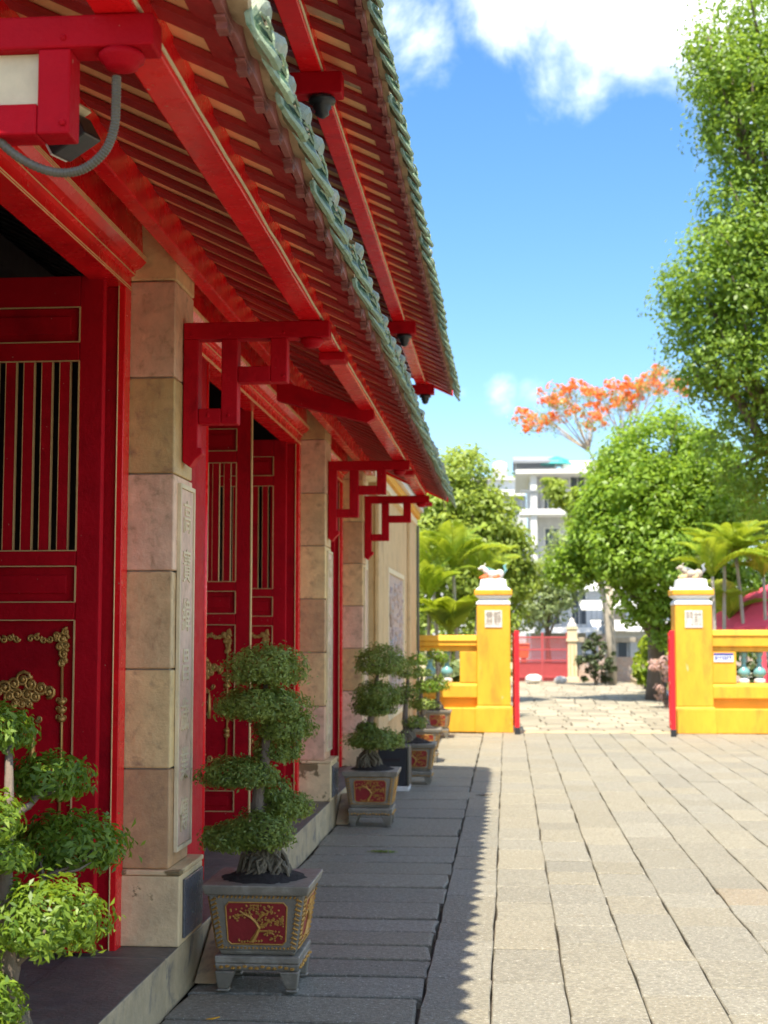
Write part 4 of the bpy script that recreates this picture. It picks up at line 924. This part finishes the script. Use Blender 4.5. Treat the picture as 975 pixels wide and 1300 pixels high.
# palms
def palm(label, x, y, h, fr, seed, r=.035, L=.75, wide=False, group='areca palms behind the yellow walls'):
    p = thing('areca_palm', label, 'palm', (x, y, 0), group); rr = random.Random(seed)
    m = MB(); lean = rr.uniform(-.06, .06); k = 10
    m.tube([(x + lean * (i / k) ** 2 * h, y, i / k * h) for i in range(k + 1)], [r * (1.1 - .35 * i / k) * (1.0 + .07 * (i % 2)) for i in range(k + 1)], 8); m.build('stem', barkl, p, smooth=True)
    top = Vector((x + lean * h, y, h))
    for q in range(fr):
        a = q * 2.4 + rr.uniform(-.4, .4); el = rr.uniform(.75, 1.42); LL = L * rr.uniform(.75, 1.15)
        pts = []; pos = top.copy(); seg = 9
        for i in range(seg + 1):
            pts.append(pos.copy()); e = el - (i / seg) ** 1.3 * 1.2; pos = pos + Vector((math.cos(a) * math.cos(e), math.sin(a) * math.cos(e), math.sin(e))) * (LL / seg)
        m = MB(); m.tube(pts, [.010 * (1 - .8 * i / seg) + .002 for i in range(seg + 1)], 4)
        nl = 22
        for i in range(2, nl + 1):
            f = i / nl * seg; i0 = min(int(f), seg - 1); c = pts[i0].lerp(pts[i0 + 1], f - i0); d = (pts[i0 + 1] - pts[i0]).normalized(); s = d.cross(Vector((0, 0, 1))).normalized(); up_ = s.cross(d)
            ll = (.34 if not wide else .40) * LL * math.sin(math.pi * (.18 + .74 * i / nl)) + .03
            for sg_ in (-1, 1):
                o_ = (s * sg_ * .8 + d * .62 + up_ * .25).normalized(); w_ = d * (.019 if not wide else .045) * LL / .75
                tip = c + o_ * ll + Vector((0, 0, -.22 * ll)); md = c + o_ * ll * .55 + Vector((0, 0, .02))
                m.add([c - w_ * .5, c + w_ * .5, md + w_, tip, md - w_], [(0, 1, 2, 3, 4)])
        m.build('frond', L_palm, p)
for a in (('slim areca palm just right of the right gate pillar', 3.53, 24.6, 2.45, 7, 41), ('areca palm with yellowing fronds above the enamel sign', 3.72, 25.0, 2.65, 8, 42), ('tallest areca palm rising over the right balusters', 4.13, 25.1, 2.80, 9, 43), ('areca palm at the right edge beside the red parasol', 4.45, 25.0, 2.45, 8, 44), ('low bushy areca palm between the right palm stems', 3.95, 25.5, 1.75, 9, 45)): palm(*a, L=.92)
for a in (('tallest left areca palm with a bare ringed stem', -.85, 24.6, 2.55, 9, 51), ('areca palm close behind the left gate pillar', -.60, 25.0, 2.35, 7, 52), ('areca palm beside the corner of the stucco wing', -1.36, 24.4, 2.05, 8, 53), ('short broad leaved palm low behind the left balustrade', -1.03, 24.2, 1.45, 8, 54), ('arching palm between wing corner and tall palm', -1.2, 25.2, 2.45, 7, 55)): palm(*a, L=1.0, wide=(a[5] == 54))

def shrub(label, x, y, clumps, leaf, lm, seed, group='garden shrubs around the path', cat='shrub'):
    p = thing('shrub', label, cat, (x, y, 0), group); rr = random.Random(seed)
    m = MB()
    for c in clumps: m.tube([(x, y, -.03), (x + (c[0] - x) * .4, y, c[2] * .5), (c[0], c[1], c[2])], [.03, .022, .01], 5)
    m.build('stems', bark, p)
    leafmesh('foliage', clumps, leaf, lm, p, seed, .5, 'tree', .35, None, 35); return p
shrub('dark tangled shrub beside the far gate pillar', 2.5, 41, [C(2.35, 41, .65, .38, 900, rz=.55), C(2.75, 41, .55, .34, 700, rz=.5), C(2.5, 41, 1.2, .3, 500)], .10, L_dark, 61)
shrub('bright palm like shrub at the right of the path', 3.75, 36, [C(3.7, 36, 1.0, .5, 600), C(3.4, 36, .7, .35, 400), C(4.1, 36, .9, .5, 600), C(3.6, 36, .3, .35, 350)], .20, L_palm, 62)
shrub('low green border shrub along the path kerb', 3.65, 38.5, [C(3.6, 38.5, .3, .32, 420, rz=.25), C(3.95, 38.5, .35, .34, 420, rz=.28)], .12, L_round, 63)
shrub('pink flowering shrub beside the right gate leaf', 3.15, 29, [C(3.05, 29, .75, .3, 500), C(3.3, 29, .4, .34, 500)], .09, leafmat('pink_blossom', (.45, .28, .24), (.75, .55, .50), .3), 64, cat='flowering shrub')
shrub('broad leaved hedge plant behind the left balusters', -1.0, 23, [C(-1.2, 23, .6, .4, 450), C(-.7, 23, .55, .4, 450), C(-.95, 23.1, 1.0, .35, 300)], .16, L_grey, 65)
shrub('dark hedge plant behind the right balusters', 4.2, 23.6, [C(3.6, 23.6, .6, .45, 500), C(4.3, 23.6, .6, .5, 600), C(5.0, 23.6, .6, .5, 600), C(5.8, 23.6, .6, .5, 600)], .15, L_dark, 66)
shrub('grey green bush left of the far red gate', -.8, 40, [C(-.9, 40, 1.0, .8, 900), C(-.2, 40, .8, .5, 700), C(-1.6, 40, 1.2, .9, 900)], .16, L_grey, 67)

# ================================================================== FAR GATE, WALLS, BUILDINGS
fg = thing('far_gate', 'faded red barred gate at the far end of the path', 'gate', (1.08, 44, 0))
for x in (.30, 1.07, 1.82):
    m = MB(); m.box(x - .03, x + .03, 43.97, 44.03, .02, 1.5); m.build('gate_post', gred2, fg)
for z in (.12, .62, .95, 1.33):
    m = MB(); m.box(.331, 1.039, 43.98, 44.02, z, z + .05); m.box(1.101, 1.789, 43.98, 44.02, z, z + .05); m.build('cross_rail', gred2, fg)
for i in range(26):
    x = .36 + i * .055
    if abs(x - 1.07) < .05: continue
    m = MB(); m.box(x - .011, x + .011, 43.99, 44.01, .171, 1.329); m.build('bar', gred2, fg)
m = MB(); m.box(.331, 1.039, 44.021, 44.028, .02, .6); m.box(1.101, 1.789, 44.021, 44.028, .02, .6); m.build('sheet_panel', gred2, fg)
for x, l in ((.12, 'left'), (1.98, 'right')):
    p = thing('far_gate_pillar', 'cream far gate pillar with a rounded finial on the %s of the pale red gate' % l, 'gate pillar', (x, 44, 0), 'cream pillars of the far gate')
    m = MB(); m.box(x - .19, x + .19, 43.81, 44.19, 0, .14); m.box(x - .14, x + .14, 43.86, 44.14, .1405, 1.22); m.build('shaft', cream, p, bevel=.01)
    m = MB()
    for dx in (-.07, .05): m.box(x + dx - .02, x + dx + .02, 43.845, 43.859, .2, 1.15)
    m.build('fluting', stuc, p)
    m = MB(); m.box(x - .18, x + .18, 43.82, 44.18, 1.2205, 1.30); m.box(x - .15, x + .15, 43.85, 44.15, 1.3005, 1.60); m.box(x - .18, x + .18, 43.82, 44.18, 1.6005, 1.65); m.build('capital', cream, p, bevel=.012)
    m = MB(); m.lathe([(.16, 1.6505), (.15, 1.72), (.10, 1.80), (.07, 1.83), (.085, 1.87), (.05, 1.92), (.01, 1.95)], x, 44, 12); m.build('finial', whs, p, smooth=True)
p = thing('grey_pillar', 'grey weathered stone pillar with a dark finial right of the far gate', 'gate pillar', (2.95, 43.5, 0))
m = MB(); m.box(2.75, 3.0, 43.4, 43.65, 0, 1.45); m.build('shaft', relf, p, bevel=.015)
m = MB(); m.box(2.70, 3.05, 43.35, 43.70, 1.4505, 1.55); m.lathe([(.12, 1.5505), (.1, 1.65), (.04, 1.72), (.07, 1.80), (.01, 1.9)], 2.875, 43.52, 10); m.build('cap', roofg, p)
w = thing('low_wall', 'low grey wall running right from the far gate', 'wall', (4, 44.2, 0))
m = MB(); m.box(2.1, 9, 44.2, 44.4, 0, .75); m.build('base', relf, w, bevel=.01)
m = MB(); m.box(2.1, 9, 44.15, 44.45, 1.2, 1.35); m.build('rail', barkl, w, bevel=.01)
for i in range(20):
    m = MB(); m.box(2.3 + i * .34, 2.38 + i * .34, 44.25, 44.35, .7505, 1.1995); m.build('picket', roofg, w)
w2 = MB(); w2.box(-9, -.08, 44.2, 44.5, 0, 1.3); tag(w2.build('side_wall', cream, bevel=.01), 'cream wall running left from the far gate', 'wall')
for (x, y, s, l) in ((1.55, 42.6, .20, 'pale boulder lying right of the far red gate leaf'), (.75, 42.2, .26, 'pale boulder lying in front of the far red gate'), (3.45, 33, .22, 'whitish rock on the kerb at the right of the path')):
    m = MB(); m.blob((x, y, s * .45), (s, s * .8, s * .6), 9, 6); rr = random.Random(int(x * 100)); m.v = [(a + rr.uniform(-.12, .12) * s, b_ + rr.uniform(-.1, .1) * s, max(-.02, c_ + rr.uniform(-.12, .12) * s)) for a, b_, c_ in m.v]
    tag(m.build('boulder', whs), l, 'rock', 'pale garden rocks')
m = MB(); m.hexa([(.38, 45, .7), (.66, 45, .7), (.66, 45.3, .7), (.38, 45.3, .7), (.34, 45, 1.12), (.70, 45, 1.12), (.70, 45.3, 1.12), (.34, 45.3, 1.12)]); m.box(.33, .71, 44.97, 45.33, 1.121, 1.16); m.box(.44, .60, 45.05, 45.25, 0, .699)
tag(m.build('litter_bin', orange, bevel=.02), 'orange bin seen through the bars of the far red gate', 'bin')

# parasols
def parasol(x, y, z, r, label):
    p = thing('parasol', label, 'parasol', (x, y, 0), 'red parasols behind the right wall')
    m = MB(); m.tube([(x, y, 0), (x, y, z + .02)], .022, 8); m.build('pole', whs, p)
    n = 8; m = MB(); vs = [(x, y, z)]; 
    for k, (f, dz) in enumerate(((.5, -.38), (1, -.92))):
        for i in range(n * 2):
            a = math.pi * i / n; q = r * f * (1 if i % 2 == 0 else .94); vs.append((x + q * math.cos(a), y + q * math.sin(a), z + dz + (0 if i % 2 == 0 else .03 * f)))
    N = 2 * n
    for i in range(N): vs.append((vs[1 + N + i][0], vs[1 + N + i][1], vs[1 + N + i][2] - .12))
    m.add(vs, [(0, 1 + i, 1 + (i + 1) % N) for i in range(N)] + [(1 + i, 1 + N + i, 1 + N + (i + 1) % N, 1 + (i + 1) % N) for i in range(N)] + [(1 + N + i, 1 + 2 * N + i, 1 + 2 * N + (i + 1) % N, 1 + N + (i + 1) % N) for i in range(N)])
    m.build('canopy', pars, p); return p
parasol(5.0, 26.2, 2.5, 1.6, 'open red parasol behind the right yellow wall')
p = thing('folded_parasol', 'folded dark red parasol standing behind the right balusters', 'parasol', (4.05, 23.1, 0))
m = MB(); m.tube([(4.05, 23.1, 0), (4.05, 23.1, 1.42)], .018, 7); m.build('pole', whs, p)
m = MB(); m.lathe([(.03, .35), (.085, .45), (.075, .8), (.05, 1.15), (.02, 1.40)], 4.05, 23.1, 9); m.build('canopy', pars, p)

# apartment block
ab = thing('apartment_block', 'white apartment block with balconies above the far gate', 'building', (3.2, 63, 0))
m = MB(); m.box(1.0, 8.0, 61.2, 68, 0, 8.15); m.build('core_wall', conc, ab)
for zf in (1.6, 4.1, 6.55):
    m = MB(); m.box(.55, 7.0, 59.6, 61.2, zf - .12, zf + .12); m.build('balcony_slab', whi, ab)
    m = MB(); m.box(.60, 7.0, 59.62, 59.68, zf + .85, zf + .92)
    for i in range(28): m.box(.62 + i * .22, .65 + i * .22, 59.63, 59.67, zf + .121, zf + .849)
    m.build('balcony_railing', roofg, ab)
m = MB(); m.box(1.02, 1.28, 59.7, 61.19, 4.23, 6.42); m.box(1.02, 1.28, 59.7, 61.19, 1.73, 3.97); m.build('balcony_divider', whi, ab)
m = MB(); m.box(1.02, 1.28, 59.7, 61.19, 6.68, 8.2); m.build('balcony_divider', whi, ab)
for x, z in ((1.6, 4.3), (2.6, 4.3), (1.6, 6.75), (2.7, 6.75), (1.6, 1.8), (2.7, 1.8), (4.2, 4.3), (4.2, 6.75)):
    wn = part('balcony_door', ab)
    m = MB(); m.box(x, x + .7, 61.16, 61.198, z, z + 1.7); m.build('frame', whi, wn)
    m = MB(); m.box(x + .06, x + .34, 61.15, 61.159, z + .05, z + 1.64); m.box(x + .37, x + .64, 61.15, 61.159, z + .05, z + 1.64); m.build('pane', glass, wn)
m = MB(); m.box(.4, 8.0, 59.5, 68, 8.151, 8.33); m.build('roof_slab', whi, ab)
m = MB(); m.prism([(59.9, 8.75), (61.4, 9.1), (63, 8.75), (63, 8.65), (61.4, 9.0), (59.9, 8.65)], 'x', .3, 2.2); m.build('roof_canopy', roofg, ab)
m = MB()
for x in (.4, 2.1):
    for y in (60.1, 62.8): m.box(x - .04, x + .04, y - .04, y + .04, 8.331, 8.66)
m.build('canopy_posts', roofg, ab)
m = MB(); m.lathe([(.75, 8.62), (.5, 8.82), (.08, 8.98)], 2.15, 60.5, 8); m.build('teal_awning', tealr, ab)
m = MB(); m.box(2.4, 8, 60.2, 67, 8.331, 8.75); m.build('parapet', whi, ab)
lb = thing('grey_house', 'lower grey house with stepped roof left of the apartment block', 'building', (-1, 70, 0))
m = MB(); m.box(-4, .95, 69, 76, 0, 8.1); m.build('wall', conc, lb)
m = MB(); m.box(-.9, .9, 68.6, 75, 8.101, 8.85); m.build('upper_storey', whi, lb)
m = MB(); m.box(-4.2, 1.0, 68.4, 76.2, 8.851, 9.0); m.build('roof_slab', conc, lb)
m = MB(); m.lathe([(.35, 9.001), (.38, 9.6), (.34, 9.85), (.1, 9.95)], -.3, 70, 12); m.build('water_tank', whs, lb, smooth=True)
for x in (-3.4, -2.2, -.6, .2):
    wn = part('window', lb)
    m = MB(); m.box(x, x + .6, 68.96, 68.999, 5.4, 6.6); m.build('frame', whi, wn)
    m = MB(); m.box(x + .06, x + .54, 68.95, 68.959, 5.46, 6.54); m.build('pane', glass, wn)
sh = thing('white_shed', 'low shed with stepped white sheet roofs behind the pale trunk', 'building', (3.6, 52, 0))
for i, (z, x0, x1) in enumerate(((3.3, 2.2, 6.0), (2.6, 2.5, 6.5), (1.9, 2.8, 7))):
    m = MB(); m.hexa([(x0, 50 - i * 1.6, z - .35), (x1, 50 - i * 1.6, z - .35), (x1, 52 - i * 1.6, z), (x0, 52 - i * 1.6, z), (x0, 50 - i * 1.6, z - .30), (x1, 50 - i * 1.6, z - .30), (x1, 52 - i * 1.6, z + .05), (x0, 52 - i * 1.6, z + .05)]); m.build('sheet_roof', whi, sh)
m = MB(); m.box(2.9, 6.9, 47.2, 53, 0, 1.53); m.build('wall', conc, sh)
m = MB(); m.box(3.4, 4.0, 47.18, 47.199, .5, 1.2); m.build('window', glass, sh)
# a wall of far trees closing the horizon
fw = [C(-14 + i * 2.6 + random.uniform(-.6, .6), 95 + random.uniform(-3, 3), 2.2 + random.uniform(-.5, .9), 2.4, 700) for i in range(22)]
leafmesh('far_woods', fw, .55, L_left, None, 77, .6, 'tree', .3, .8, 30, kind='stuff')
